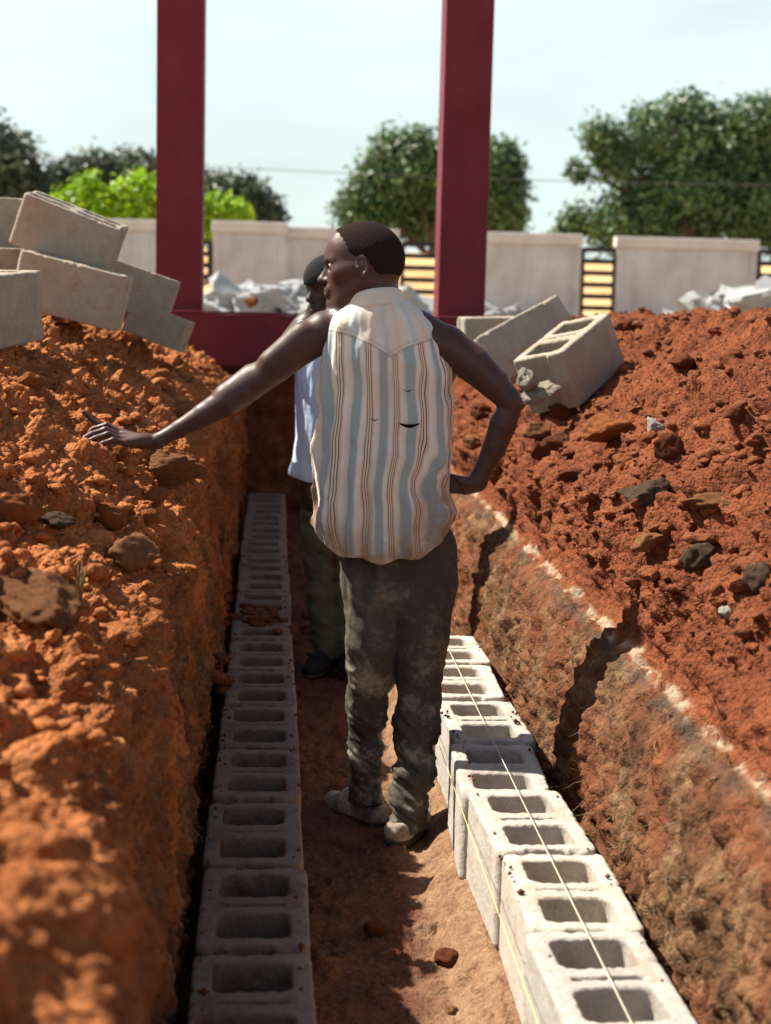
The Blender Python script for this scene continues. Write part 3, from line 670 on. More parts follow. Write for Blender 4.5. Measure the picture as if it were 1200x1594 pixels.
# ------------------------------------------------------------------ hollow concrete blocks
def block_field(seed, L=.425, W=.222, H=.222, style='two', broken=False):
    rs = np.random.default_rng(seed); hx, hy, hz = W/2, L/2, H/2
    def rr(P2, c, h, r):
        q = np.abs(P2-c)-(h-r); return np.sqrt((np.maximum(q, 0)**2).sum(1))+np.minimum(q.max(1), 0)-r
    chips = [(np.array([rs.choice([-1, 1])*hx*rs.uniform(.97, 1.05), rs.uniform(-hy, hy), hz*rs.uniform(.97, 1.06)]), rs.uniform(.004, .010)) for _ in range(13)]
    chips += [(np.array([rs.uniform(-hx, hx), rs.choice([-1, 1])*hy, hz*rs.uniform(.98, 1.06)]), rs.uniform(.004, .013)) for _ in range(10)]
    jit = rs.uniform(-.004, .004, 8)
    def f(P):
        Q = P+fbm(P/0.05+seed*3.1, 2, seed)[:, None]*0.0008
        d2 = rr(Q[:, :2], np.array([0, 0]), np.array([hx, hy]), 0.020)
        dz = np.abs(Q[:, 2])-hz
        a = d2+0.006; b = dz+0.006
        d = np.sqrt(np.maximum(a, 0)**2+np.maximum(b, 0)**2)+np.minimum(np.maximum(a, b), 0)-0.006
        if style == 'two':
            holes = [((jit[0], -hy+.105+jit[1]), (.070, .060)), ((jit[2], hy-.105+jit[3]), (.070, .060))]; sl_ = [((0, 0), (.066, .005))]
        else:
            holes = [((sx*.052, sy*.105), (.030, .085)) for sx in (-1, 1) for sy in (-1, 1)]; sl_ = []
        flare = np.clip(Q[:, 2]/hz, -1, 1)*0.003
        for i, (c, h) in enumerate(holes):
            e = rr(Q[:, :2], np.array(c), np.array(h), 0.020)-flare
            if broken and i == 0: e = np.minimum(e, rr(Q[:, :2], np.array((-.035, -.12)), np.array((.062, .075)), .02)+np.maximum(0, (.03-Q[:, 2]))*1.6+fbm(P/.03, 2, 88)*.006)
            k = .006; h_ = np.maximum(k-np.abs(d+e), 0)/k; d = np.maximum(d, -e)+h_*h_*k*.25
        for c, h in sl_:
            e = np.maximum(rr(Q[:, :2], np.array(c), np.array(h), 0.005), 0.09-Q[:, 2]-hz); d = np.maximum(d, -e)
        # shallow groove in each end face
        for sy in (-1, 1):
            e = rr(Q[:, :2], np.array((0, sy*(hy+.004))), np.array((.042, .012)), .006); d = np.maximum(d, -e)
        for c, r in chips:
            ix = np.nonzero((np.abs(P-c) < r+.012).all(1))[0]
            if len(ix) == 0: continue
            e = np.sqrt(((P[ix]-c)**2).sum(1))-r+fbm(P[ix]/.01, 2, 77)*.003; k = .006; h_ = np.maximum(k-np.abs(d[ix]+e), 0)/k; d[ix] = np.maximum(d[ix], -e)+h_*h_*k*.25
        return d+fbm(P/0.014, 3, seed+50)*0.0014
    return f, (hx, hy, hz)
def block_mesh(mat, seed, vox=.0055, **k):
    f, (hx, hy, hz) = block_field(seed, **k)
    V, Q = sdf_mesh(two(f, .010), (-hx-.02, -hy-.02, -hz-.02), (hx+.02, hy+.02, hz+.02), vox, slack=1.5)
    V[:, 2] += hz
    return mesh_np('hollow_block', V, Q, mat)
BM = [block_mesh(M['block'], 1), block_mesh(M['block'], 2), block_mesh(M['block'], 3)]
BBROK = block_mesh(M['block'], 4, broken=True); BSLOT = block_mesh(M['block'], 5, style='four')
def own_mat(o, mat): o.material_slots[0].link = 'OBJECT'; o.material_slots[0].material = mat      # same mesh, its own material
BL = BP = BM

def put_block(me, x, y, z, rz, label, group, rx=0, ry=0):
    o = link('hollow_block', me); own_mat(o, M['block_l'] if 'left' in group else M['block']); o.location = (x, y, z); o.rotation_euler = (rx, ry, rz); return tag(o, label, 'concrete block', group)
ORD = ['nearest', 'second', 'third', 'fourth', 'fifth', 'sixth', 'seventh', 'eighth', 'ninth', 'tenth', 'eleventh', 'twelfth', 'thirteenth', 'fourteenth', 'fifteenth', 'sixteenth', 'seventeenth', 'eighteenth', 'nineteenth', 'twentieth']
y = 2.02; k = 0; n_l = 17
while y < 9.6:
    gap = .456 if y > 3.3 else .452
    lb = {0: 'nearest grey hollow block in the shaded left row, cut by the photo bottom', 1: 'hollow block with its broken open core, second in the shaded left row',
          8: 'block in the left row partly buried under a heap of dark soil'}.get(k, '%s hollow block from the camera in the shaded left row%s' % (ORD[k], ', the farthest one' if y+gap > 9.6 else ''))
    me = BBROK if k == 1 else BL[k % 3]
    put_block(me, -.020+random.uniform(-.004, .004), y+.2275, .026+random.uniform(-.004, .003), random.choice([0, math.pi])+random.uniform(-.012, .012) if k != 1 else 0.01, lb,
              'hollow blocks of the left foundation row', random.uniform(-.008, .008), random.uniform(-.006, .006))
    y += gap; k += 1
# right-hand row, slightly stepped as in the picture
rr_ = [(2.00, .602, .02), (2.43, .606, .024), (2.862, .616, -.012), (3.295, .604, .026), (3.722, .592, -.040), (4.155, .612, .022), (4.59, .600, -.026), (5.03, .612, .018)]
for k, (y0, xc, rz) in enumerate(rr_):
    lb = {0: 'sunlit hollow block beyond the photo bottom in the right row'}.get(k, ['', 'sunlit hollow block at the photo bottom with the string across it', 'sunlit hollow block behind the one at the photo bottom, right row',
          'third fully visible sunlit hollow block of the right row', 'hollow block in the man\'s shadow in the right row', 'hollow block right behind the shadowed one, beside the shoes',
          'hollow block beside the trouser leg, second farthest of the right row', 'farthest hollow block of the right row, beside the knee'][k])
    if k == 2: pass
    zt = .31+(-.010 if k == 4 else random.uniform(-.006, .006))
    put_block(BM[k % 3], xc, y0+.2125, zt-.222, rz+(math.pi if k % 2 else 0), lb, 'hollow blocks of the right foundation row', random.uniform(-.01, .01), random.uniform(-.012, .012))
# soil heap dumped on the left row
def lumps(name, cx, cy, cz, n, spread, smin, smax, mat, label, cat):
    rs = np.random.default_rng(int(cx*100)+77); bm = bmesh.new(); bmesh.ops.create_icosphere(bm, subdivisions=3, radius=1)
    B = np.array([v.co[:] for v in bm.verts]); Fb = np.array([[v.index for v in f.verts] for f in bm.faces]); bm.free(); out = []
    for i in range(n):
        s = rs.uniform(smin, smax); r = B*(1+fbm(B*2+i*3.7, 3, 5)[:, None]*.3)*np.array([1, 1, .6])*s
        out.append(r+np.array([cx+rs.normal(0, spread[0]), cy+rs.normal(0, spread[1]), cz+rs.uniform(0, spread[2])]))
    Fo = (Fb[None]+(np.arange(n)*len(B))[:, None, None]).reshape(-1, 3)
    return tag(link(name, mesh_np(name, np.concatenate(out), Fo, mat)), label, cat, kind='stuff')
lumps('soil_heap', -.03, 5.98, .240, 46, (.06, .10, .015), .008, .028, M['clod_r'], 'dark soil spilled over the middle of the left block row', 'soil heap')
lumps('soil_spill', -.17, 5.0, .24, 16, (.02, .10, .06), .012, .035, M['clod_r'], 'soil fallen between the left wall and the block row', 'soil spill')
lumps('soil_spill', .27, 7.0, .0, 50, (.09, .35, .02), .015, .05, M['floor'], 'soil lumps on the trench floor behind the second man', 'soil spill')
for q_, (cy_, nm_) in enumerate(((3.49, 'near'), (4.63, 'middle'), (6.60, 'far'), (7.72, 'farther'))):
    lumps('core_soil', -.02, cy_, .15, 26, (.025, .020, .02), .014, .030, M['clod_r'], 'red soil fallen into a core of the left block row, %s one' % nm_, 'core soil')
def fl(px, py, w, mat, nm, lb, seed):
    p = atZ(px, py, .03); p[2] = floor_z(p[0], p[1]); r = w/2/F*np.linalg.norm(p-EYE)
    o = link(nm, R_(nm, mat, seed, 4)); o.location = p+np.array([0, 0, r*.45]); o.scale = (r, r*.9, r*.8); tag(o, lb, nm)
fl(699, 1478, 42, M['clod_r'], 'clod', 'red clod standing in the sunlit strip of trench floor', 91)
fl(581, 1437, 36, M['clod_r'], 'clod', 'flat red clod in the shaded middle of the trench floor', 92)
fl(706, 1556, 20, M['rock_tan'], 'clod', 'tiny tan clod near the photo bottom on the floor', 93)
# crumbs on block tops
def crumbs_on(row_x, ztop, y0, y1, n, seed, mat, name, label):
    rs = np.random.default_rng(seed); out = []; B = np.array([(1, 0, 0), (-1, 0, 0), (0, 1, 0), (0, -1, 0), (0, 0, 1), (0, 0, -1)], float)
    Fb = np.array([(0, 2, 4), (2, 1, 4), (1, 3, 4), (3, 0, 4), (2, 0, 5), (1, 2, 5), (3, 1, 5), (0, 3, 5)])
    for i in range(n):
        s = rs.uniform(.0015, .0065)*(1.6 if rs.random() < .05 else 1); x = row_x+rs.choice([-1, 1])*rs.uniform(.084, .108)
        out.append(B*s*rs.uniform(.6, 1.2, (6, 1))+np.array([x, rs.uniform(y0, y1), ztop+s*.3]))
    Fo = (Fb[None]+(np.arange(n)*6)[:, None, None]).reshape(-1, 3)
    tag(link(name, mesh_np(name, np.concatenate(out), Fo, mat)), label, 'soil crumbs', kind='stuff')
crumbs_on(-.02, .249, 2.1, 7.5, 150, 3, M['clod_r'], 'soil_crumbs', 'soil crumbs lying on the left block row')
crumbs_on(.605, .311, 2.3, 5.3, 90, 4, M['floor'], 'soil_crumbs', 'soil crumbs lying on the right block row')

# tumbled blocks on the banks: pose from two picture points of an edge
def pile_block(me, px, py, Y, eul, label, group, s=1.0):
    o = link('hollow_block', me); own_mat(o, M['block_pile']); c = atY(px, py, Y); R3 = (Matrix.Rotation(eul[2], 3, 'Z') @ Matrix.Rotation(eul[1], 3, 'Y') @ Matrix.Rotation(eul[0], 3, 'X'))
    o.rotation_euler = R3.to_euler(); o.scale = (s, s, s)
    o.location = Vector(c)-R3 @ Vector((0, 0, .111*s)); return tag(o, label, 'concrete block', group)
GL = 'tumbled hollow blocks on the left bank'; GR = 'tumbled hollow blocks on the right bank'; H_ = math.pi/2
pile_block(BSLOT, 108, 365, 6.5, (rad(20), rad(-6), H_-rad(5)), 'topmost hollow block of the left pile with four narrow slots', GL, .93)
pile_block(BP[0], 112, 452, 6.3, (rad(13), rad(0), H_-rad(4)), 'hollow block directly beneath the slotted top one of the left pile', GL, .96)
pile_block(BP[1], -5, 352, 6.9, (0, rad(2), H_+rad(25)), 'hollow block behind the slotted one, cut by the left photo edge', GL)
pile_block(BP[0], -20, 432, 6.7, (0, rad(5), H_+rad(20)), 'hollow block under the one at the left photo edge', GL)
pile_block(BP[1], 205, 452, 7.0, (rad(18), rad(3), H_+rad(4)), 'hollow block peeking out right of the left pile beside the red column', GL, .88)
pile_block(BP[0], 247, 508, 6.95, (rad(19), rad(4), H_-rad(8)), 'lowest hollow block of the left pile lying on the slope alone', GL, .62)
pile_block(BP[1], -22, 480, 5.1, (rad(3), rad(0), rad(-12)), 'hollow block standing nearest on the left, cut by the photo edge', GL)
pile_block(BP[0], 888, 565, 6.1, (rad(21), rad(-11), rad(-42)), 'front hollow block of the right pile, tilted with its end in the sun', GR)
pile_block(BP[1], 815, 538, 6.8, (rad(28), rad(-22), rad(-80)), 'middle hollow block of the right pile, tilted steeply up to the right', GR)
pile_block(BM[2], 790, 532, 7.1, (rad(2), rad(0), rad(-88)), 'rear hollow block of the right pile with its cores showing', GR)
for i, (px, py, w, h, lb) in enumerate([(822, 596, 34, 46, 'upright concrete chip leaning on the front right block'), (850, 606, 62, 22, 'longest flat concrete chip in front of the right pile'), (826, 618, 44, 20, 'small flat concrete chip nearest the bent elbow')]):
    c = atY(px, py, 5.85); o = link('concrete_chip', R_('concrete_chip', M['block_pile'], 130+i, 4, 1, .9)); o.location = c; o.scale = (w/2/F*5.9, .05, h/2/F*5.9); o.rotation_euler = (.3, -.4+i*.1, .3*i); tag(o, lb, 'concrete chip')

# ------------------------------------------------------------------ mason's strings
def string(name, p0, p1, r, mat, label):
    mb = MB(); p0 = np.array(p0); p1 = np.array(p1)
    pts = [tuple(p0+(p1-p0)*t-np.array([0, 0, .006*math.sin(math.pi*t)])) for t in np.linspace(0, 1, 14)]
    mb.tube(pts, r, 6); tag(mb.build(name, mat, smooth=True), label, 'string')
a = atZ(985, 1594, .335); b = atZ(703, 1018, .335); dd = (b-a)/(b[1]-a[1]); string('mason_string', a-dd*.7, b+dd*1.4, .0011, M['string'], 'pale line stretched along the tops of the right block row')
a = atZ(838, 1594, .262); b = atZ(676, 1135, .262); dd = (b-a)/(b[1]-a[1]); string('mason_string', a-dd*.6, b+dd*2.2, .0009, M['string2'], 'yellow-green line stretched along the side of the right block row')

# ------------------------------------------------------------------ steel frame
def column(px_l, px_r, pytop, pybot, Y, label):
    a = atY(px_l, pybot, Y); b = atY(px_r, pybot, Y); w = b[0]-a[0]; x0 = a[0]
    root = empty('steel_column', (x0+w/2, Y, .9)); tag(root, label, 'steel column', 'red steel columns of the portal')
    h = w/2; t_ = .014
    tl = math.radians(LEAN)
    def part(nm, x0_, x1_, y0_, y1_, z0_, z1_):
        mb = MB(); mb.box(x0_, x1_, y0_, y1_, z0_, z1_); o = mb.build(nm, M['steel'], root, bevel=.004); return o
    part('front_face', -h, h, 0, t_, 0, 4.2); part('back_face', -h, h, 2*h-t_, 2*h, 0, 4.2)
    part('side_face', -h, -h+t_, t_+.001, 2*h-t_-.001, 0, 4.2); part('side_face', h-t_, h, t_+.001, 2*h-t_-.001, 0, 4.2)
    return root
LEAN = 0
column(242, 314, 0, 470, 10.35, 'left dark red steel column rising out of the picture')
column(682, 755, 0, 470, 10.35, 'right dark red steel column with its left side sunlit')
zb = atY(420, 566, 10.3)[2]; zt = atY(420, 490, 10.3)[2]
root = empty('steel_beam', (.3, 10.2, zb)); tag(root, 'dark red steel beam lying across the trench between the columns', 'steel beam')
for nm, bx in (('web', (-1.35, 2.1, .0, .02, 0, zt-zb)), ('top_flange', (-1.35, 2.1, -.004, .13, zt-zb+.001, zt-zb+.015)), ('bottom_flange', (-1.35, 2.1, -.004, .13, -.015, -.001))):
    mb = MB(); mb.box(*bx); mb.build(nm, M['steel'], root, bevel=.003)

# ------------------------------------------------------------------ boundary wall, fence, rubble
WY = 32.0
def wall_panel(pl, pr, ptop, label, gp='concrete panels of the boundary wall', dy=0.0):
    a = atY(pl, ptop, WY); b = atY(pr, ptop, WY); zt_ = (a[2]+b[2])/2
    root = empty('wall_panel', ((a[0]+b[0])/2, WY+dy, .9)); w = (b[0]-a[0])/2; h = zt_-.9
    tag(root, label, 'wall panel', gp)
    mb = MB(); mb.box(-w, w, 0, .18, -.2, h-.22); mb.build('panel', M['wall'], root, bevel=.02)
    mb = MB(); mb.box(-w-.03, w+.03, -.06, .24, h-.218, h); mb.build('coping', M['coping'], root, bevel=.02)
    for s in (-1, 1):
        mb = MB(); mb.box(s*(w-.07)-.07, s*(w-.07)+.07, -.025, -.003, -.2, h-.222); mb.build('post', M['wall'], root, bevel=.01)
    return b[0]
wall_panel(120, 246, 341, 'pale wall panel between the block pile and the left red column')
wall_panel(332, 445, 345, 'slightly taller wall panel right of the left red column')
wall_panel(444, 622, 354, 'long wall panel behind the two men\'s heads', dy=.32)
wall_panel(690, 905, 362, 'stained wall panel directly right of the right red column')
wall_panel(961, 1180, 371, 'stained wall panel at the right between two black fence bays')
wall_panel(-260, 118, 338, 'wall panel hidden mostly behind the left block pile')
wall_panel(1240, 1460, 377, 'wall panel just beyond the right photo edge')
def fence_bay(pl, pr, ptop, label):
    a = atY(pl, ptop, WY+.05); b = atY(pr, ptop, WY+.05); w = (b[0]-a[0])/2; h = a[2]-.9
    root = empty('fence_bay', ((a[0]+b[0])/2, WY+.05, .9)); tag(root, label, 'metal fence', 'black fence bays of the boundary')
    for s in (-1, 1):
        mb = MB(); mb.box(s*(w-.04)-.04, s*(w-.04)+.04, -.03, .03, -.2, h); mb.build('post', M['black'], root, bevel=.005)
    nr = 7
    for i in range(nr):
        z_ = .1+(h-.14)*i/(nr-1); mb = MB(); mb.box(-w+.081, w-.081, -.025, .025, z_-.05, z_+.05); mb.build('rail', M['black'], root, bevel=.005)
    mb = MB(); mb.box(-w+.081, w-.081, -.018, .018, h-.30, h-.24); mb.build('rail', M['black'], root)
fence_bay(905, 961, 385, 'black ladder-like fence bay between the two stained panels')
fence_bay(624, 690, 376, 'black fence bay behind the head beside the right red column')
fence_bay(1180, 1240, 388, 'black fence bay cut by the right photo edge')
fence_bay(246, 330, 372, 'black fence bay beside the left red column')
# sandy rise beyond the fence
t = NT('dry_sand'); M['sand'] = t.set(t.ramp(t.noise(.8, 5), [(0.3, (0.58, 0.34, 0.15)), (0.7, (0.76, 0.52, 0.26))]), 0.95, 0.1)
hx = np.linspace(-30, 60, 200); hy = np.linspace(34, 50, 30); HX, HY = np.meshgrid(hx, hy); Ph = np.stack([HX, HY, 0*HX], -1).reshape(-1, 3)
Ph[:, 2] = .86+1.50*sstep(34, 38, Ph[:, 1])*sstep(50, 45, Ph[:, 1])*(1+.08*fbm(Ph/6, 3, 700))*sstep(-30, -26, Ph[:, 0])*sstep(60, 56, Ph[:, 0])
tag(link('sand_rise', mesh_np('sand_rise', Ph, grid_faces(30, 200, False), M['sand'])), kind='structure')

def rubble(name, pxs, Y0, Y1, hmax, n, seed, label, group, smin=.09, smax=.27):
    rs = np.random.default_rng(seed)
    meshes = []
    for i in range(5):
        V = np.array([(x, y_, z_) for x in (-1, 1) for y_ in (-1, 1) for z_ in (-1, 1)], float)
        bm = bmesh.new(); bmesh.ops.create_cube(bm, size=2); bmesh.ops.subdivide_edges(bm, edges=bm.edges[:], cuts=3, use_grid_fill=True)
        V = np.array([v.co[:] for v in bm.verts]); Fq = np.array([[v.index for v in f.verts] for f in bm.faces]); bm.free()
        V = V+np.stack([fbm(V*.9+i*9+q*5, 3, seed+i+q) for q in range(3)], 1)*np.array([.35, .35, .16]); V[:, 2] *= .34+.1*i/5
        meshes.append(mesh_np(name, V, Fq, M['rubble'], False))
    for i in range(n):
        px = rs.uniform(*pxs); Y = rs.uniform(Y0, Y1); u = (px-(pxs[0]+pxs[1])/2)/((pxs[1]-pxs[0])/2); x = atY(px, 450, Y)[0]
        s = rs.uniform(smin, smax); z_ = .92+rs.random()**.8*hmax*(1-.45*u*u)
        o = link(name, meshes[i % 5]); o.location = (x, Y, z_); o.scale = (s, s*rs.uniform(.6, 1), s*rs.uniform(.6, 1.1)); o.rotation_euler = rs.uniform(-.7, .7, 3)*np.array([1, 1, 4])
        tag(o, label, 'rubble', group)
rubble('rubble_chunk', (300, 525), 17, 20, .52, 130, 11, 'pale chunk of broken concrete in the heap between the red columns', 'rubble heap between the columns')
rubble('rubble_chunk', (600, 700), 17, 19.5, .46, 50, 12, 'pale chunk of broken concrete in the heap behind the collar', 'rubble heap behind the man', )
rubble('rubble_chunk', (745, 800), 15, 18, .40, 16, 13, 'pale chunk of broken concrete right of the right red column', 'rubble beside the right column')
rubble('rubble_chunk', (1075, 1260), 13.5, 16, .66, 60, 14, 'pale chunk of broken concrete behind the crest of right bank', 'rubble heap behind the right bank', .08, .26)
c = atY(392, 470, 16.5); o = link('brick_lump', R_('brick_lump', M['clod_r'], 140, 3)); o.location = c; o.scale = (.09, .09, .07); tag(o, 'reddish lump lying in front of the pale rubble heap', 'lump')
c = atY(325, 440, 24); o = link('sand_heap', R_('sand_heap', M['sand'], 141, 4)); o.location = (c[0], 24, 1.0); o.scale = (.22, .5, .62); tag(o, 'small yellow sand heap right beside the left red column', 'sand heap')

# ------------------------------------------------------------------ trees
def tree(name, lobes, Y, leafmat, leafs, nleaf, label, cat='tree', group=None, seed=0, trunk=True, core=.72):
    rs = np.random.default_rng(seed); cs = np.array([np.append(atY(px, py, Y)[[0]], [Y+dy, atY(px, py, Y)[2], r*Y/F]) for px, py, r, dy in lobes])
    bx, by = cs[:, 0].mean(), Y; root = empty(name, (bx, by, .85)); tag(root, label, cat, group); base = np.array([bx, by, .85])
    w = cs[:, 3]**2; w /= w.sum(); nclump = nleaf//26
    li = rs.choice(len(cs), nclump, p=w); dirs = rs.normal(size=(nclump, 3)); dirs /= np.linalg.norm(dirs, axis=1)[:, None]
    rr2 = cs[li, 3]*(rs.uniform(.62, 1.06, nclump)); cen = cs[li, :3]+dirs*rr2[:, None]
    tone = np.clip(rs.normal(.45, .22, nclump)+fbm(cen/1.5, 2, seed)*.3, 0, 1)
    per = nleaf//nclump; C_ = np.repeat(cen, per, 0); D_ = np.repeat(dirs, per, 0); T_ = np.clip(np.repeat(tone, per)+rs.normal(0, .12, nclump*per), 0, 1)
    spread = np.repeat(cs[li, 3], per)*.13+leafs*.8
    Pc = C_+rs.normal(size=C_.shape)*spread[:, None]
    nrm = D_*.6+rs.normal(size=C_.shape)*.6+np.array([0, 0, .5]); nrm /= np.linalg.norm(nrm, axis=1)[:, None]
    a = np.cross(nrm, rs.normal(size=nrm.shape)); a /= np.linalg.norm(a, axis=1)[:, None]; b = np.cross(nrm, a)
    s = leafs*rs.uniform(.6, 1.3, len(Pc))[:, None]
    V = np.stack([Pc-a*s, Pc+b*s*.45+nrm*s*.12, Pc+a*s, Pc-b*s*.45+nrm*s*.12], 1).reshape(-1, 3)-base
    Fq = np.arange(len(V)).reshape(-1, 4)
    link('crown', mesh_np('crown', V, Fq, leafmat, False, {'tone': np.repeat(T_, 4)}), root)
    # dark lumps added inside each lobe to block light through the crown
    bm = bmesh.new(); bmesh.ops.create_icosphere(bm, subdivisions=3, radius=1); B = np.array([v.co[:] for v in bm.verts]); Fb = np.array([[v.index for v in f.verts] for f in bm.faces]); bm.free(); out = []
    for c in cs: out.append(B*(1+fbm(B*1.7+c[0], 3, 9)[:, None]*.35)*c[3]*core+c[:3]-base)
    Fo = (Fb[None]+(np.arange(len(cs))*len(B))[:, None, None]).reshape(-1, 3)
    inn = link('dark_core', mesh_np('dark_core', np.concatenate(out), Fo, leafmat, False, {'tone': np.full(len(cs)*len(B), .0)}), root); inn['kind'] = 'stuff'
    if trunk:
        mb = MB(); top = cs[:, 2].min()-base[2]
        mb.tube([(0, 0, -.2), (.05, 0, top*.5), (0, 0, top), (.1, .1, top+.6)], [.32, .26, .22, .12], 10); mb.build('trunk', M['bark'], root, smooth=True)
        for c in cs[::2]:
            mb = MB(); e = c[:3]-base; mb.tube([(0, 0, top*.6), tuple(e*np.array([.5, .5, .85])), tuple(e)], [.12, .08, .04], 7); mb.build('limb', M['bark'], root, smooth=True)
tree('broadleaf_tree', [(965, 245, 34, 0), (935, 212, 24, 0), (1005, 300, 34, 1), (1040, 215, 46, 0), (1020, 185, 26, 1), (1100, 215, 60, 2), (1150, 230, 62, 1), (1185, 190, 38, 0), (1210, 240, 70, 3), (1060, 290, 48, 0),
     (1120, 310, 58, 1), (1190, 320, 58, 1), (960, 345, 40, 0), (900, 342, 22, 0), (1010, 350, 40, 0), (880, 352, 18, 0), (1060, 350, 40, 1), (1085, 185, 36, 1), (1270, 260, 80, 2), (1280, 340, 60, 2), (912, 262, 14, 1)], 48, M['leaf'], .125, 46000,
     'largest leafy tree filling the upper right behind the wall', seed=1)
tree('broadleaf_tree', [(625, 265, 52, 0), (590, 300, 44, 0), (565, 330, 36, 0), (640, 320, 50, 1), (700, 270, 55, 1), (690, 330, 50, 1), (750, 265, 46, 0), (775, 300, 42, 0), (760, 335, 44, 1), (640, 232, 30, 0), (785, 252, 24, 0), (720, 240, 30, 0), (600, 350, 30, 0), (555, 352, 22, 0), (800, 345, 22, 0)],
     52, M['leaf'], .125, 30000, 'round leafy tree behind the right red column', seed=2)
tree('broadleaf_tree', [(20, 270, 48, 0), (-20, 250, 60, 0), (45, 295, 30, 0), (-60, 290, 60, 0), (5, 235, 28, 0), (10, 310, 40, 0), (-40, 340, 50, 0)], 60, M['leaf_far'], .18, 9000, 'dark tree cut by the left photo edge', seed=3)
tree('broadleaf_tree', [(115, 275, 30, 0), (150, 262, 24, 0), (100, 300, 30, 0), (190, 270, 30, 1), (215, 265, 24, 0), (165, 295, 34, 1), (215, 300, 32, 0), (85, 320, 24, 0), (240, 290, 26, 1)], 62, M['leaf_far'], .18, 9000, 'dull green tree between left photo edge and left red column', seed=4)
tree('broadleaf_tree', [(345, 305, 30, 0), (380, 315, 30, 0), (405, 330, 26, 0), (330, 330, 34, 0), (370, 340, 30, 0), (425, 345, 16, 0), (300, 310, 30, 0), (350, 290, 16, 0)], 62, M['leaf_far'], .18, 7000, 'low dark tree right of the left red column', seed=5)
tree('lime_shrub', [(195, 315, 26, 0), (220, 303, 22, 0), (165, 325, 22, 0), (230, 325, 26, 0), (140, 296, 16, 0), (120, 310, 14, 0), (150, 335, 24, 0), (100, 322, 16, 0)], 36, M['leaf_lime'], .10, 7000, 'bright lime green shrub left of the left red column', 'shrub', 'lime shrubs behind the wall', seed=6, core=.6)
tree('lime_shrub', [(335, 330, 20, 0), (360, 328, 18, 0), (310, 335, 22, 0), (375, 336, 12, 0), (320, 350, 20, 0)], 36, M['leaf_lime'], .10, 4000, 'bright lime green shrub just right of the left red column', 'shrub', 'lime shrubs behind the wall', seed=7, core=.6)
# thin overhead cable
a = atY(560, 268, 41); b = atY(1300, 286, 41); dd = b-a; mb = MB(); mb.tube([tuple(a-dd*2+dd*5*t-np.array([0, 0, 1.2*math.sin(math.pi*t)-1.1])) for t in np.linspace(0, 1, 40)], .010, 5)
tag(mb.build('overhead_cable', M['cable'], smooth=True), 'thin overhead cable crossing in front of the big trees', 'cable')

# ------------------------------------------------------------------ the man in the striped shirt
MY = 4.25; S1 = MY*1.005/F            # metres per picture pixel at his distance
def mp_(px, py, dy=0.0): return atY(px, py, MY+dy)
def head_sdf(s, c, face, up, sc_=1.0):
    """face/up: world directions; local X face, Y to his left, Z up"""
    X = np.array(face, float); X /= np.linalg.norm(X); Z = np.array(up, float); Z -= X*(Z@X); Z /= np.linalg.norm(Z); Yv = np.cross(Z, X); R3 = np.stack([X, Yv, Z], 1)
    L = lambda x, y_, z_: c+R3@(np.array([x, y_, z_])*sc_)
    E = lambda p_, r, k=.01, mode='u', M3=None: s.ell(L(*p_), np.array(r)*sc_, R3 if M3 is None else R3@M3, k, mode)
    def rot(ax, a):
        ca, sa = math.cos(a), math.sin(a)
        return np.array({'y': [[ca, 0, sa], [0, 1, 0], [-sa, 0, ca]], 'z': [[ca, -sa, 0], [sa, ca, 0], [0, 0, 1]], 'x': [[1, 0, 0], [0, ca, -sa], [0, sa, ca]]}[ax])
    E((-.008, 0, .033), (.100, .077, .088)); E((-.036, 0, .010), (.074, .068, .068), .03)
    E((.045, 0, .035), (.052, .060, .062), .03)
    E((.038, 0, -.030), (.054, .058, .072), .03)
    E((.055, 0, -.062), (.042, .040, .048), .025)
    for sd in (-1, 1):
        s.cap(L(-.008, sd*.055, -.045), L(.060, sd*.022, -.098), .017*sc_, .015*sc_, .03)
        s.cap(L(.060, sd*.050, -.018), L(.020, sd*.062, -.010), .014*sc_, .012*sc_, .025)       # cheekbone
        s.cap(L(.088, sd*.012, .020), L(.074, sd*.046, .018), .010*sc_, .009*sc_, .014)          # brow
        E((.090, sd*.031, .000), (.014, .017, .011), .012, 's')
        E((.0745, sd*.032, -.0005), (.0145, .0145, .0125), .004)
        E((.099, sd*.0125, -.036), (.010, .008, .008), .007)
        E((.1045, sd*.0075, -.0430), (.0045, .0036, .0036), .003, 's')
        # ear: bowl with rim and lobe
        ec = np.array([-.006, sd*.079, -.006]); Mr = rot('z', -sd*.35)@rot('y', .16)
        E(tuple(ec), (.0190, .0085, .0325), .006, 'u', Mr)
        E((ec[0]-.006, ec[1]+sd*.004, ec[2]-.026), (.009, .006, .010), .006)
        E((ec[0]+.001, ec[1]+sd*.0088, ec[2]+.004), (.0122, .0080, .0225), .003, 's', Mr)
        E((ec[0]-.001, ec[1]+sd*.002, ec[2]+.004), (.005, .0045, .013), .004, 'u', Mr)
        E((ec[0]+.011, ec[1]+sd*.001, ec[2]-.004), (.004, .006, .007), .004)
    s.cap(L(.088, 0, .008), L(.1125, 0, -.031), .0085*sc_, .0115*sc_, .010)
    E((.112, 0, -.034), (.0115, .012, .010), .008)
    s.cap(L(.093, -.020, -.060), L(.093, .020, -.060), .0085*sc_, None, .010); s.cap(L(.101, -.008, -.0595), L(.101, .008, -.0595), .0075*sc_, None, .008)
    s.cap(L(.0935, -.017, -.0735), L(.0935, .017, -.0735), .0095*sc_, None, .009); s.cap(L(.099, -.006, -.0725), L(.099, .006, -.0725), .0085*sc_, None, .007)
    s.cap(L(.105, -.022, -.0665), L(.105, .022, -.0665), .0022*sc_, None, .003, 's')
    E((.080, 0, -.100), (.022, .024, .018), .016)
    return L, R3
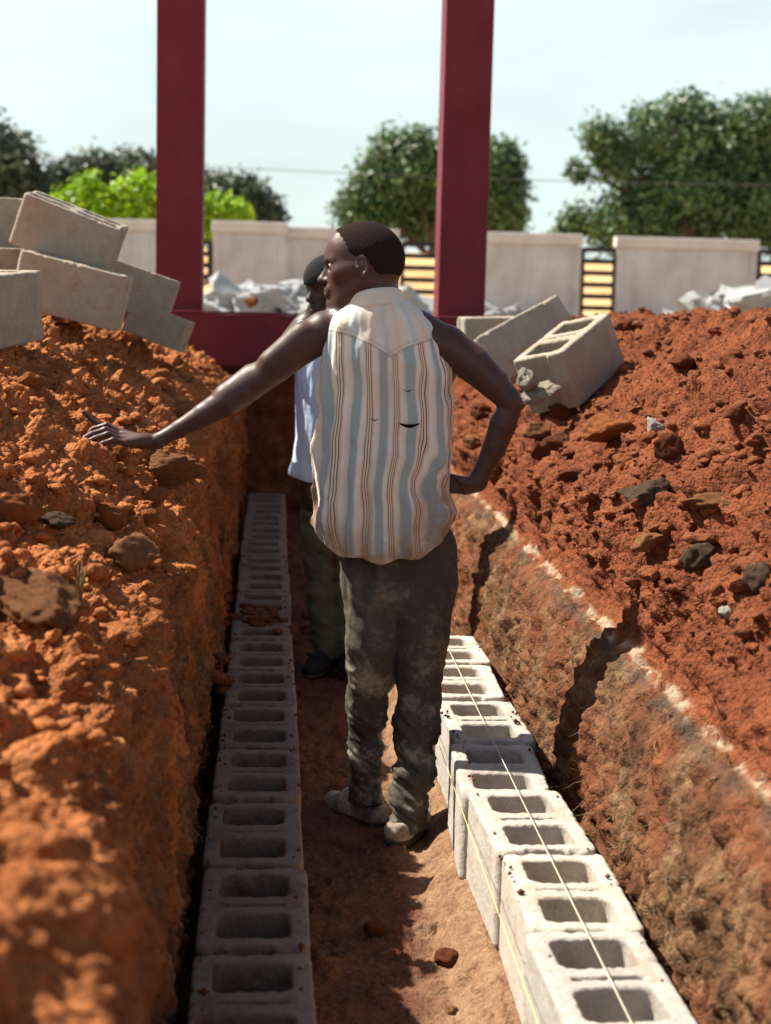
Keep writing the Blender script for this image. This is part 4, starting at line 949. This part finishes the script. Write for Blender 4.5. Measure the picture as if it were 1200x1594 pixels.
def hair_sdf(c, R3, sc_=1.0):
    def f(P):
        q = ((P-c)@R3)/sc_; x, y_, z_ = q.T
        def el(c0, r):
            p = q-np.array(c0); r = np.array(r); k0 = np.sqrt(((p/r)**2).sum(1)); k1 = np.sqrt(((p/r**2)**2).sum(1))+1e-9; return k0*(k0-1)/k1
        d1 = el((-.008, 0, .033), (.100, .077, .088)); d2 = el((-.036, 0, .010), (.074, .068, .068)); d3 = el((.045, 0, .035), (.052, .060, .062))
        d = d1
        for e in (d2, d3): h = np.maximum(.03-np.abs(d-e), 0)/.03; d = np.minimum(d, e)-h*h*.03*.25
        # hairline: forehead, temple, in front of the ear, nape
        xl = np.interp(z_, [-.062, -.055, -.03, -.005, .02, .034, .06, .078, .098, .13], [-.075, -.048, -.034, -.026, .020, .036, .046, .058, .074, .12])
        reg = (x-xl)*.8; reg = np.maximum(reg, -.056-z_-.25*(x+.09))
        rg = reg+noise(P/.006, 4)*.004+noise(P/.0025, 5)*.002; return np.maximum(d+.0012-.0040*sstep(0.0, -.014, rg)-noise(P/.005, 3)*.0007, rg)*sc_
    return f
def finger(s, pts, r0, r1, k=.004):
    n = len(pts)-1
    for i in range(n): s.cap(pts[i], pts[i+1], r0+(r1-r0)*i/n, r0+(r1-r0)*(i+1)/n, k)

man = empty('person', (.33, 4.3, 0)); tag(man, 'man in a sleeveless striped shirt, one hand on hip, other arm reaching left', 'person')
B1 = SDF()
HC = mp_(564, 415, .01); upv = np.array([.10, .06, 1.0]); facev = np.array([-.985, .13, -.06])
# neck, trunk
B1.chain([(mp_(578, 440, .01), .055), (mp_(588, 478, .0), .060), (mp_(597, 510, 0), .075)], .03)
B1.chain([(mp_(560, 522, .01), .075), (mp_(640, 530, .01), .075)], .03); B1.chain([(mp_(598, 540, .01), .092), (mp_(600, 640, .01), .088), (mp_(602, 760, .01), .085), (mp_(605, 850, .01), .085)], .05)
B1.chain([(mp_(590, 495), .05), (mp_(532, 506), .046), ], .04); B1.chain([(mp_(600, 497), .05), (mp_(668, 524), .046)], .04)
# reaching arm
P_ = lambda px, py, r, dy=0: (mp_(px, py, dy), r*S1)
B1.chain([P_(528, 512, 30), P_(505, 516, 31), P_(470, 537, 29), P_(430, 569, 26), P_(398, 595, 22), P_(378, 608, 21.5), P_(352, 625, 23), P_(318, 645, 18), P_(280, 667, 13.5), P_(246, 686, 11)], .02)
B1.cap(*[mp_(390, 585, .01), mp_(352, 612, .0)], .030, .024, .02)       # brachioradialis bulge
B1.cap(mp_(392, 612, .0), mp_(374, 612, -.005), .018, .013, .012)        # elbow
B1.cap(mp_(470, 520, -.02), mp_(420, 562, -.02), .028, .022, .025)       # triceps
# hand lying on the soil: palm and fingers pointing left
w0 = mp_(244, 687)
B1.cap(w0, mp_(222, 688, .0), .0195, .017, .012)
kn = [mp_(190, 674, .030), mp_(189, 680, .008), mp_(191, 686, -.013), mp_(196, 690, -.032)]      # knuckles index..little
for kp in kn: B1.cap(mp_(228, 687, .0), kp, .016, .0105, .012)
finger(B1, [kn[0], mp_(166, 662, .036), mp_(146, 668, .038), mp_(138, 676, .036)], .0098, .0070)
finger(B1, [kn[1], mp_(164, 669, .008), mp_(143, 676, .004), mp_(131, 682, .002)], .0100, .0070)
finger(B1, [kn[2], mp_(168, 676, -.016), mp_(149, 682, -.018), mp_(137, 687, -.018)], .0098, .0068)
finger(B1, [kn[3], mp_(176, 685, -.038), mp_(161, 690, -.040), mp_(152, 694, -.040)], .0088, .0060)
finger(B1, [mp_(215, 682, .020), mp_(190, 672, .052), mp_(160, 664, .066), mp_(143, 654, .068), mp_(130, 641, .070)], .0105, .0058)   # thumb lifted
# arm akimbo
B1.chain([P_(668, 532, 30), P_(695, 537, 31, -.01), P_(735, 566, 28.5, -.02), P_(770, 598, 24, -.035), P_(791, 622, 19, -.045), P_(795, 631, 18, -.045), P_(783, 660, 21, -.04), P_(770, 695, 18.5, -.035), P_(753, 730, 14.5, -.03), P_(743, 750, 13, -.03)], .018)
B1.cap(mp_(800, 617, -.052), mp_(805, 627, -.05), .012, .011, .012)
B1.cap(mp_(742, 750, -.03), mp_(725, 758, -.03), .024, .022, .02)
for i, dz in enumerate((0, 7, 14, 20)):
    finger(B1, [mp_(722, 748+dz*.75, -.035), mp_(704, 744+dz*.9, -.030), mp_(690, 740+dz, -.005), mp_(684, 740+dz, .02)], .0112, .0085)
B1.cap(mp_(738, 752, -.045), mp_(716, 746, -.052), .0125, .010, .01)
# legs inside the trousers, feet
B1.chain([(mp_(588, 860, .04), .062), (mp_(576, 1060, .04), .040), (mp_(572, 1240, .125), .033)], .03)
B1.chain([(mp_(648, 860, .04), .062), (mp_(652, 1080, .0), .042), (mp_(634, 1290, -.045), .033)], .03)
HSC = .955; Lh, R3h = head_sdf(B1, HC, facev, upv, HSC); B1.cap(Lh(-.040, 0, -.020), mp_(586, 474, .0), .044, .052, .03)
def body_with_noise(P):
    return B1(P)
V, Q = sdf_mesh(body_with_noise, (-.62, 3.95, .0), (.78, 4.62, 1.75), .0036)
# facial and hand relief is kept; the hidden trunk and thighs are dropped below the cloth by the same surface
link('body', mesh_np('body', V, Q, M['skin']), man)
Vh, Qh = sdf_mesh(hair_sdf(HC, R3h, HSC), HC-.14, HC+.14, .003); link('hair', mesh_np('hair', Vh, Qh, M['hair']), man)
for sd in (-1, 1):
    s = SDF(); s.ell(Lh(.0790, sd*.0330, -.0005), (.0128, .0128, .0128), None, .001); v_, q_ = sdf_mesh(s, Lh(.0775, sd*.032, 0)-.016, Lh(.0775, sd*.032, 0)+.016, .0022)
    ey = link('eye', mesh_np('eye', v_, q_, M['eye']), man)
    s = SDF(); s.ell(Lh(.0862, sd*.0370, -.0005), (.0064, .0064, .0064), None, .001); v_, q_ = sdf_mesh(s, Lh(.0862, sd*.0370, 0)-.009, Lh(.0862, sd*.0370, 0)+.009, .0014); link('iris', mesh_np('iris', v_, q_, M['brow']), ey)
    s = SDF(); s.cap(Lh(.0985, sd*.012, .0165), Lh(.083, sd*.048, .0200), .0030, .0018, .002); v_, q_ = sdf_mesh(s, Lh(.09, sd*.03, .018)-.03, Lh(.09, sd*.03, .018)+.03, .0016)
    link('eyebrow', mesh_np('eyebrow', v_, q_, M['brow']), man)
s = SDF(); s.cap(Lh(.1035, -.018, -.0525), Lh(.1055, 0, -.050), .0026, .003, .003); s.cap(Lh(.1055, 0, -.050), Lh(.1035, .018, -.0525), .003, .0026, .003); v_, q_ = sdf_mesh(s, Lh(.104, 0, -.05)-.025, Lh(.104, 0, -.05)+.025, .0016)
link('moustache', mesh_np('moustache', v_, q_, M['brow']), man)

def px_tab(tab, Y):
    """(py, xl, xr) picture outline -> arrays z, cx, half width"""
    z = []; cx = []; hw = []
    for py, xl, xr in tab:
        a = atY(xl, py, Y); b = atY(xr, py, Y); z.append((a[2]+b[2])/2); cx.append((a[0]+b[0])/2); hw.append((b[0]-a[0])/2)
    o = np.argsort(z); return np.array(z)[o], np.array(cx)[o], np.array(hw)[o]
SZ, SX, SW = px_tab([(440, 500, 694), (480, 497, 697), (520, 492, 703), (560, 490, 706), (600, 488, 708), (650, 486, 711), (700, 484, 712), (738, 483, 702), (760, 482, 701), (790, 480, 709), (830, 481, 708), (870, 484, 706), (900, 484, 706)], MY)
SBp = np.array([.150, .150, .138, .122, .125, .122, .100]); SBz = np.array([.70, .80, .95, 1.10, 1.25, 1.35, 1.45])
def tz(px, py): p = atY(px, py, MY); return p[0], p[2]
TOPx, TOPz = zip(*[tz(*q) for q in [(470, 486), (498, 477), (525, 471), (550, 460), (580, 452), (610, 456), (640, 473), (680, 492), (697, 505), (730, 540)]])
HEMx, HEMz = zip(*[tz(*q) for q in [(460, 815), (482, 822), (500, 842), (530, 856), (570, 862), (610, 863), (650, 856), (680, 840), (700, 815), (712, 795), (740, 770)]])
def shirt_fn(P):
    x, y_, z_ = P.T; cx = np.interp(z_, SZ, SX); hw = np.interp(z_, SZ, SW); b = np.interp(z_, SBz, SBp)
    b = np.where(y_ > MY, b*.78, b); u = (x-cx)/hw; v = (y_-MY)/b; bk = .25+.75*sstep(.45, -.25, v)
    r = (np.abs(u)**2.7+np.abs(v)**2.7)**(1/2.7)
    d = (r-1)*np.minimum(hw, b)*.92
    # back: broad hanging folds
    ang = np.arctan2(u, -v); back = np.clip(-v, 0, 1)        # 0 at the middle of the back
    lowr = np.clip((1.42-z_)/.5, 0, 1)
    Pf_ = np.stack([ang*2.6+z_*.35, z_*1.1, np.zeros_like(z_)], 1); fold = fbm(Pf_, 2, 901)
    Pf2 = np.stack([ang*6.5-z_*.8, z_*2.2, np.full_like(z_, 3.)], 1); fold2 = fbm(Pf2, 2, 902)
    d += .017; d -= (fold*.019*(.25+.75*lowr)+fold2*.0085*(.3+.7*lowr))*bk
    # centre pleat falling from the yoke point
    zc_ = np.clip((1.30-z_)/.05, 0, 1); cxp = .293+.02*(1.3-z_)
    d += .009*zc_*np.exp(-((x-cxp)/.014)**2)*back*np.clip((z_-.95)/.2, 0, 1); d -= .007*zc_*np.exp(-((x-cxp-.028)/.018)**2)*back
    # pull creases fanning from the hand on the hip
    hx_, hz_ = HX_, HZ_; ax_ = hx_-x; az_ = z_-hz_; rr3 = np.sqrt(ax_**2+az_**2)+1e-6; th_ = np.arctan2(az_, ax_)
    ridge = -np.abs(fbm(np.stack([ang*3.2-z_*.9, z_*2.6, np.full_like(z_, 7.)], 1), 2, 908)); ridge2 = -np.abs(fbm(P*np.array([9, 4, 5])+np.stack([z_*4, 0*z_, 0*z_], 1), 2, 909))
    d -= (ridge*.018+ridge2*.015+.009)*(.35+.65*lowr)
    d -= .0055*np.sin(th_*6+fbm(P*7, 2, 905)*2.5)*np.exp(-(rr3/.20)**2)*np.clip(rr3/.09-.2, 0, 1)
    # blousing above the hip hand, and tucked crease at its level
    d -= .006*fbm(P*np.array([14, 5, 9]), 2, 906)
    ztop = np.interp(x, TOPx, TOPz)-np.abs(y_-MY-.0)*.28-np.clip(y_-MY, 0, 1)*.25
    e = (z_-ztop)*.86; k = .05; h = np.maximum(k-np.abs(d-e), 0)/k; d = np.maximum(d, e)+h*h*k*.25-.004
    zh = np.interp(x, HEMx, HEMz)+np.clip(y_-MY, 0, 1)*.1+.006*np.sin(x*60)
    e = (zh-z_)*.9; k = .006; h = np.maximum(k-np.abs(d-e), 0)/k; d = np.maximum(d, e)+h*h*k*.25
    # hollow below, so that the hem is a thin edge of cloth
    dd_ = np.maximum((d+.010), (z_-zh-.10)); return np.maximum(d, -dd_)
_hp = mp_(694, 748); HX_, HZ_ = _hp[0], _hp[2]
V, Q = sdf_mesh(two(shirt_fn, .03), (.07, 4.04, .72), (.56, 4.46, 1.53), .0041, slack=1.8)
x, y_, z_ = V.T; cx = np.interp(z_, SZ, SX); hw = np.interp(z_, SZ, SW); b = np.interp(z_, SBz, SBp)
ang = np.arctan2((y_-MY)/b, (x-cx)/hw)+math.pi/2; ang = np.where(ang > math.pi, ang-2*math.pi, ang)
hw_ref = np.interp(z_, [0.7, 1.4], [.196, .192]); yoke_line = np.interp(x, *zip(*[(tz(*q)[0], tz(*q)[1]) for q in [(470, 490), (500, 509), (545, 520), (578, 535), (603, 552), (630, 537), (665, 526), (697, 515), (730, 510)]]))
su = np.sin(np.clip(ang, -1.57, 1.57)*.94)*hw_ref*1.06+.0045*np.sin(z_*9)+.02*np.clip(.95-z_, 0, 1)*np.clip((x-.42)/.1, 0, 1)
isb = (y_ < MY+.03)
yoke = sstep(-.0015, .0015, z_-yoke_line)*isb
seam = np.maximum(np.exp(-((z_-yoke_line+.002)/.0022)**2), np.exp(-((z_-yoke_line-.010)/.0014)**2)*.6)*isb*.75
edx = np.minimum(np.abs(x-(cx-hw)), np.abs(x-(cx+hw))); trim = np.exp(-(edx/.012)**2)*(z_ > 1.20); seam = np.maximum(seam, np.exp(-((edx-.016)/.0018)**2)*(z_ > 1.22)*isb*.5)
hem = np.interp(x, HEMx, HEMz); seam = np.maximum(seam, np.exp(-((z_-hem-.012)/.0015)**2)*.45); trim = np.maximum(trim, (z_-hem < .012)*.7)
dirt = np.clip(sstep(.13, .0, z_-hem)*1.0+sstep(.14, .0, np.sqrt((x-HX_)**2+(z_-HZ_+.07)**2))*.9, 0, 1)
# the torn flap opening and little mends on the back
shirt = link('shirt', mesh_np('shirt', V, Q, M['shirt'], True, {'su': su+.030, 'sv': z_, 'yoke': yoke, 'seam': np.clip(seam, 0, 1), 'trim': np.clip(trim, 0, 1), 'dirt': dirt}), man)
# collar: rolled band round the neck
def collar_fn(P):
    c = mp_(581, 477, .0); q = P-c; q2 = q.copy(); q2[:, 2] += -q[:, 0]*.18+q[:, 1]*.30-.004
    rho = np.sqrt((q2[:, 0]/1.06)**2+(q2[:, 1]/1.0)**2); R_n = .067+.010*np.clip(-q2[:, 2]/.03, -1, 1)
    a = np.abs(rho-R_n); hgt = np.abs(q2[:, 2])-.021
    d = np.sqrt(np.maximum(a-.003, 0)**2+np.maximum(hgt, 0)**2)-.0055
    return d+fbm(P*np.array([14, 14, 40]), 2, 920)*.0025
V, Q = sdf_mesh(collar_fn, mp_(581, 469)-.13, mp_(581, 469)+.13, .0032, slack=1.8)
n0 = np.zeros(len(V)); link('collar', mesh_np('collar', V, Q, M['shirt'], True, {'su': V[:, 0]*.3, 'sv': V[:, 2], 'yoke': n0+1, 'seam': n0, 'trim': n0+.35, 'dirt': n0+.12}), man)
# small hanging loop of cloth on the back (open dark slit under a flap)
def backpoint(px, py):
    p = atY(px, py, MY-.13); d_ = ray(px, py); best = None
    for s_ in np.linspace(4.0, 4.3, 400):
        q = EYE+d_*(s_/d_[1])
        if shirt_fn(q[None])[0] < 0: return q
    return p
mb = MB(); 
for (x0, x1, yy) in ((622, 653, 659), (628, 641, 607), (577, 589, 652)):
    n_ = 9; top = []; bot = []
    hgt = 5 if x1-x0 > 20 else .8
    pts = [backpoint(x0+(x1-x0)*t_, yy+2*math.sin(math.pi*t_)) for t_ in np.linspace(0, 1, n_)]
    b0 = len(mb.v)
    for i, p in enumerate(pts):
        w_ = math.sin(math.pi*i/(n_-1)); mb.v += [tuple(p+np.array([0, -.002-.004*w_, .001])), tuple(p+np.array([0, -.001, -hgt*S1*(.3+.7*w_)]))]
    for i in range(n_-1): mb.f.append((b0+2*i, b0+2*i+1, b0+2*i+3, b0+2*i+2))
tear = mb.build('tear', M['brow'], man, smooth=True)

# trousers
T1 = SDF()
T1.chain([P_(584, 850, 48, .025), P_(582, 920, 47, .02), P_(579, 1000, 42, .01), P_(574, 1060, 36, .03), P_(569, 1120, 30.5, .06), P_(569, 1190, 28, .09), P_(572, 1246, 27, .12)], .03)
T1.chain([P_(653, 850, 53, .025), P_(656, 910, 54, .01), P_(657, 980, 44, -.01), P_(653, 1050, 38, -.0), P_(650, 1120, 37, -.01), P_(644, 1200, 34, -.03), P_(637, 1262, 32, -.045), P_(634, 1284, 31.5, -.05)], .03)
T1.chain([P_(588, 860, 50, .025), P_(652, 860, 52, .025)], .04); T1.chain([P_(590, 900, 50, .01), P_(645, 905, 52, .01)], .05)
TZ0 = mp_(573, 1250, .12)[2]; TZ1 = mp_(634, 1288, -.05)[2]
def trousers_fn(P):
    z_ = P[:, 2]; low = np.clip((.62-z_)/.35, 0, 1)
    # creases: diagonal pull lines in the thighs, stacked rings near the hems
    q = P.copy(); q[:, 2] += (P[:, 0]-.33)*.6
    c1 = fbm(q*np.array([9, 9, 16]), 3, 951)*.012*(.35+.65*low)-np.abs(fbm(q*np.array([8, 8, 22]), 2, 955))*.012*(.3+.7*low)
    ring = np.abs(fbm(q*np.array([7, 7, 34]), 2, 952))*-.014*low*low
    vert = fbm(P*np.array([26, 26, 4]), 2, 953)*.006*(1-low)
    d = T1(P)-c1-ring-vert-.003
    left = P[:, 0] < .355
    left = P[:, 0] < np.interp(z_, [0, .45, .8], [.335, .345, .33])
    zc_ = np.where(left, TZ0, TZ1)+.004*np.sin(P[:, 0]*90)
    d = np.maximum(d, zc_-z_); d = np.maximum(d, z_-.86)
    inner = np.maximum(d+.007, z_-zc_-.05); return np.maximum(d, -inner)
V, Q = sdf_mesh(two(trousers_fn, .03), (.10, 3.98, .0), (.58, 4.56, .90), .0043, slack=1.9)
dirt = sstep(.75, .25, V[:, 2])*.95+.22
link('trousers', mesh_np('trousers', V, Q, M['trousers'], True, {'dirt': np.clip(dirt, 0, 1)}), man)
# back pocket, a flat patch standing off the cloth
def on_cloth(fn, px, py, y0=3.9, y1=4.4):
    d_ = ray(px, py); ys = np.linspace(y0, y1, 400); Pq = EYE+d_[None]*(ys/d_[1])[:, None]; v = fn(Pq); i = np.argmax(v < 0); return Pq[i] if (v < 0).any() else None
def patch(fn, name, u, v_, quad, mat, parent, off=.003, attrs=None):
    pts = []; ok = True
    for j in range(v_+1):
        for i in range(u+1):
            a = np.array(quad[0])*(1-i/u)+np.array(quad[1])*(i/u); b = np.array(quad[3])*(1-i/u)+np.array(quad[2])*(i/u); c = a*(1-j/v_)+b*(j/v_)
            p = on_cloth(fn, *c)
            pts.append(p+np.array([0, -off if 0 < i < u and 0 < j < v_ else -.0002, 0]) if p is not None else atY(c[0], c[1], MY-.08))
    pts = np.array(pts); return link(name, mesh_np(name, pts, grid_faces(v_+1, u+1, True), mat, True, {'dirt': np.full(len(pts), .5)}), parent)
patch(trousers_fn, 'pocket', 16, 18, [(578, 872), (641, 874), (636, 936), (583, 934)], M['trousers'], man)

def shoe(heel, toe, w, mat_u, label=None):
    s = SDF(); h = np.array(heel); t_ = np.array(toe); d_ = t_-h; mid = h+d_*.5
    s.cap(h+[0, 0, .030], mid+[0, 0, .026], w*.82, w*.86, .02); s.cap(mid+[0, 0, .024], t_-d_*.12+[0, 0, .018], w*.98, w*.74, .02); s.cap(h+[0, 0, .045], mid+[0, 0, .055], w*.60, w*.55, .03)
    s.cap(h+[0, 0, .085], h+d_*.12+[0, 0, .075], w*.60, w*.55, .02, 's')
    g = lambda P: np.maximum(s(P)+fbm(P*40, 2, 970)*.0015, .010-P[:, 2]+h[2])
    lo = np.minimum(h, t_)-.07; hi = np.maximum(h, t_)+.12; v_, q_ = sdf_mesh(g, lo, hi, .004, slack=1.6); o = link('shoe', mesh_np('shoe', v_, q_, mat_u), man)
    s2 = SDF(); s2.cap(h+[0, 0, .01], mid+[0, 0, .01], w*.90, w*.9, .01); s2.cap(mid+[0, 0, .01], t_-d_*.1+[0, 0, .01], w*1.02, w*.8, .01)
    g2 = lambda P: np.maximum(s2(P), np.abs(P[:, 2]-h[2]-.008)-.008)
    v_, q_ = sdf_mesh(g2, lo-.02, hi, .004, slack=1.6); link('sole', mesh_np('sole', v_, q_, M['sole']), o)
fzL = floor_z(.27, 4.38); fzR = floor_z(.38, 4.2)
hL = atZ(583, 1283, fzL); tL = hL+np.array([-.125, .17, 0]); shoe(hL, tL, .043, M['shoe'])
hR = atZ(620, 1312, fzR); tR = hR+np.array([.10, .19, 0]); shoe(hR, tR, .045, M['shoe'])
# bare heels and ankles are part of the continuous body

# ------------------------------------------------------------------ second man, behind
Y2 = 6.2; S2 = Y2*1.005/F
m2 = lambda px, py, dy=0.0: atY(px, py, Y2+dy)
man2 = empty('person', (.24, 6.2, 0)); tag(man2, 'man in a light blue shirt and dark cap standing behind the striped shirt', 'person')
B2 = SDF(); Q_ = lambda px, py, r, dy=0: (m2(px, py, dy), r*S2)
HC2 = m2(516, 448); L2, R32 = head_sdf(B2, HC2, np.array([-.80, -.58, -.12]), np.array([-.08, -.06, 1]))
B2.chain([Q_(516, 455, 22), Q_(518, 490, 23)], .03); B2.chain([Q_(490, 505, 26), Q_(545, 505, 26)], .03); B2.chain([Q_(515, 540, 42), Q_(512, 720, 40)], .04)
B2.chain([Q_(474, 512, 22), Q_(458, 530, 20), Q_(446, 556, 17), Q_(440, 572, 14), Q_(418, 592, 13), Q_(396, 606, 9)], .02)
B2.chain([Q_(560, 512, 20), Q_(575, 560, 17), Q_(578, 610, 14), Q_(570, 660, 11), Q_(562, 690, 10)], .02)
hb = m2(386, 613); B2.cap(m2(396, 606), hb, .020, .018, .02)
for i in range(4): finger(B2, [m2(386, 612+i*3, .02*i), m2(376, 618+i*3, .02*i), m2(369, 625+i*3, .02*i)], .0095, .007)
finger(B2, [m2(390, 612, -.02), m2(382, 620, -.03), m2(376, 626, -.035)], .0105, .008)
hb = m2(560, 692); B2.cap(hb, m2(560, 705), .022, .020, .02)
for i in range(4): finger(B2, [m2(553+i*5, 710, 0), m2(552+i*5, 722, -.006), m2(553+i*5, 732, -.014)], .0095, .007)
finger(B2, [m2(553, 700, -.02), m2(548, 712, -.03), m2(548, 720, -.035)], .0105, .008)
B2.chain([Q_(498, 760, 32), Q_(500, 900, 22), Q_(505, 1035, 13)], .03); B2.chain([Q_(535, 760, 32), Q_(535, 900, 22), Q_(535, 1035, 13)], .03)
V, Q = sdf_mesh(B2, (-.20, 5.95, .0), (.55, 6.50, 1.75), .006); link('body', mesh_np('body', V, Q, M['skin2']), man2)
s = SDF(); s.ell(L2(.002, 0, .034), (.113, .088, .096), R32, .01)
g = lambda P: np.maximum(s(P), -((P-HC2)@R32[:, 2]-.006-.15*((P-HC2)@R32[:, 0])))
V, Q = sdf_mesh(g, HC2-.16, HC2+.16, .005, slack=1.6); cap = link('cap', mesh_np('cap', V, Q, M['cap'], attrs={'dirt': np.zeros(len(V))}), man2)
Z2, X2, W2 = px_tab([(490, 468, 560), (520, 462, 568), (600, 462, 566), (680, 462, 562), (715, 458, 564), (750, 450, 568), (770, 448, 570)], Y2)
def shirt2(P):
    x, y_, z_ = P.T; cx = np.interp(z_, Z2, X2); hw = np.interp(z_, Z2, W2); b = np.interp(z_, [.8, 1.4], [.125, .11]); u = (x-cx)/hw; v = (y_-Y2)/b
    d = (np.sqrt(u*u+v*v)-1)*np.minimum(hw, b); d -= fbm(P*np.array([16, 16, 3.5]), 3, 981)*.012
    zt_ = m2(515, 488)[2]-np.abs(x-m2(515, 488)[0])*.32-np.abs(y_-Y2)*.3; e = (z_-zt_)*.9; k = .05; h = np.maximum(k-np.abs(d-e), 0)/k; d = np.maximum(d, e)+h*h*k*.25-.006
    for a_, b_, r1, r2 in SL:
        ba = b_-a_; t_ = np.clip(((P-a_)@ba)/(ba@ba), 0, 1); e = np.sqrt((((P-a_)-t_[:, None]*ba)**2).sum(1))-(r1+(r2-r1)*t_); e = np.maximum(e, ((P-b_)@ba)/np.linalg.norm(ba)); k = .03; h = np.maximum(k-np.abs(d-e), 0)/k; d = np.minimum(d, e)-h*h*k*.25
    zh = m2(480, 742)[2]+.01*np.sin(x*30); d = np.maximum(d, zh-z_); inner = np.maximum(d+.010, z_-zh-.08); return np.maximum(d, -inner)
SL = [(m2(478, 512), m2(441, 563), .060, .062), (m2(552, 512), m2(577, 560), .060, .058)]
V, Q = sdf_mesh(shirt2, (-.1, 5.95, .7), (.62, 6.5, 1.55), .0055, slack=1.8); link('shirt', mesh_np('shirt', V, Q, M['blue_shirt'], attrs={'dirt': np.full(len(V), .4)}), man2)
T2 = SDF(); T2.chain([Q_(500, 740, 32), Q_(498, 830, 28), Q_(500, 920, 24), Q_(507, 990, 22), Q_(508, 1030, 21)], .03); T2.chain([Q_(535, 740, 32), Q_(537, 830, 28), Q_(537, 920, 24), Q_(537, 1030, 21)], .03)
def tr2(P):
    low = np.clip((.6-P[:, 2])/.35, 0, 1); d = T2(P)-fbm(P*np.array([10, 10, 18]), 3, 985)*.012-.003; return np.maximum(d, .055-P[:, 2])
V, Q = sdf_mesh(tr2, (-.05, 5.95, .0), (.55, 6.5, .95), .006, slack=1.9); link('trousers', mesh_np('trousers', V, Q, M['trousers2'], attrs={'dirt': np.full(len(V), .5)}), man2)
man_keep = man; man = man2
shoe(m2(508, 1042, .02)*[1, 1, 0]+[0, 0, .012], m2(508, 1042, .02)*[1, 1, 0]+[-.08, -.20, .012], .045, M['cap']); shoe(m2(538, 1042)*[1, 1, 0]+[0, 0, .012], m2(538, 1042)*[1, 1, 0]+[.02, -.22, .012], .045, M['cap'])
for o in man2.children:
    if o.name.startswith('shoe'):
        if 'dirt' not in o.data.attributes: o.data.attributes.new('dirt', 'FLOAT', 'POINT')

# parts were modelled in world space: keep them in place under their parents
bpy.context.view_layer.update()
for root in (man_keep, man2):
    for o in root.children: o.matrix_parent_inverse = root.matrix_world.inverted()
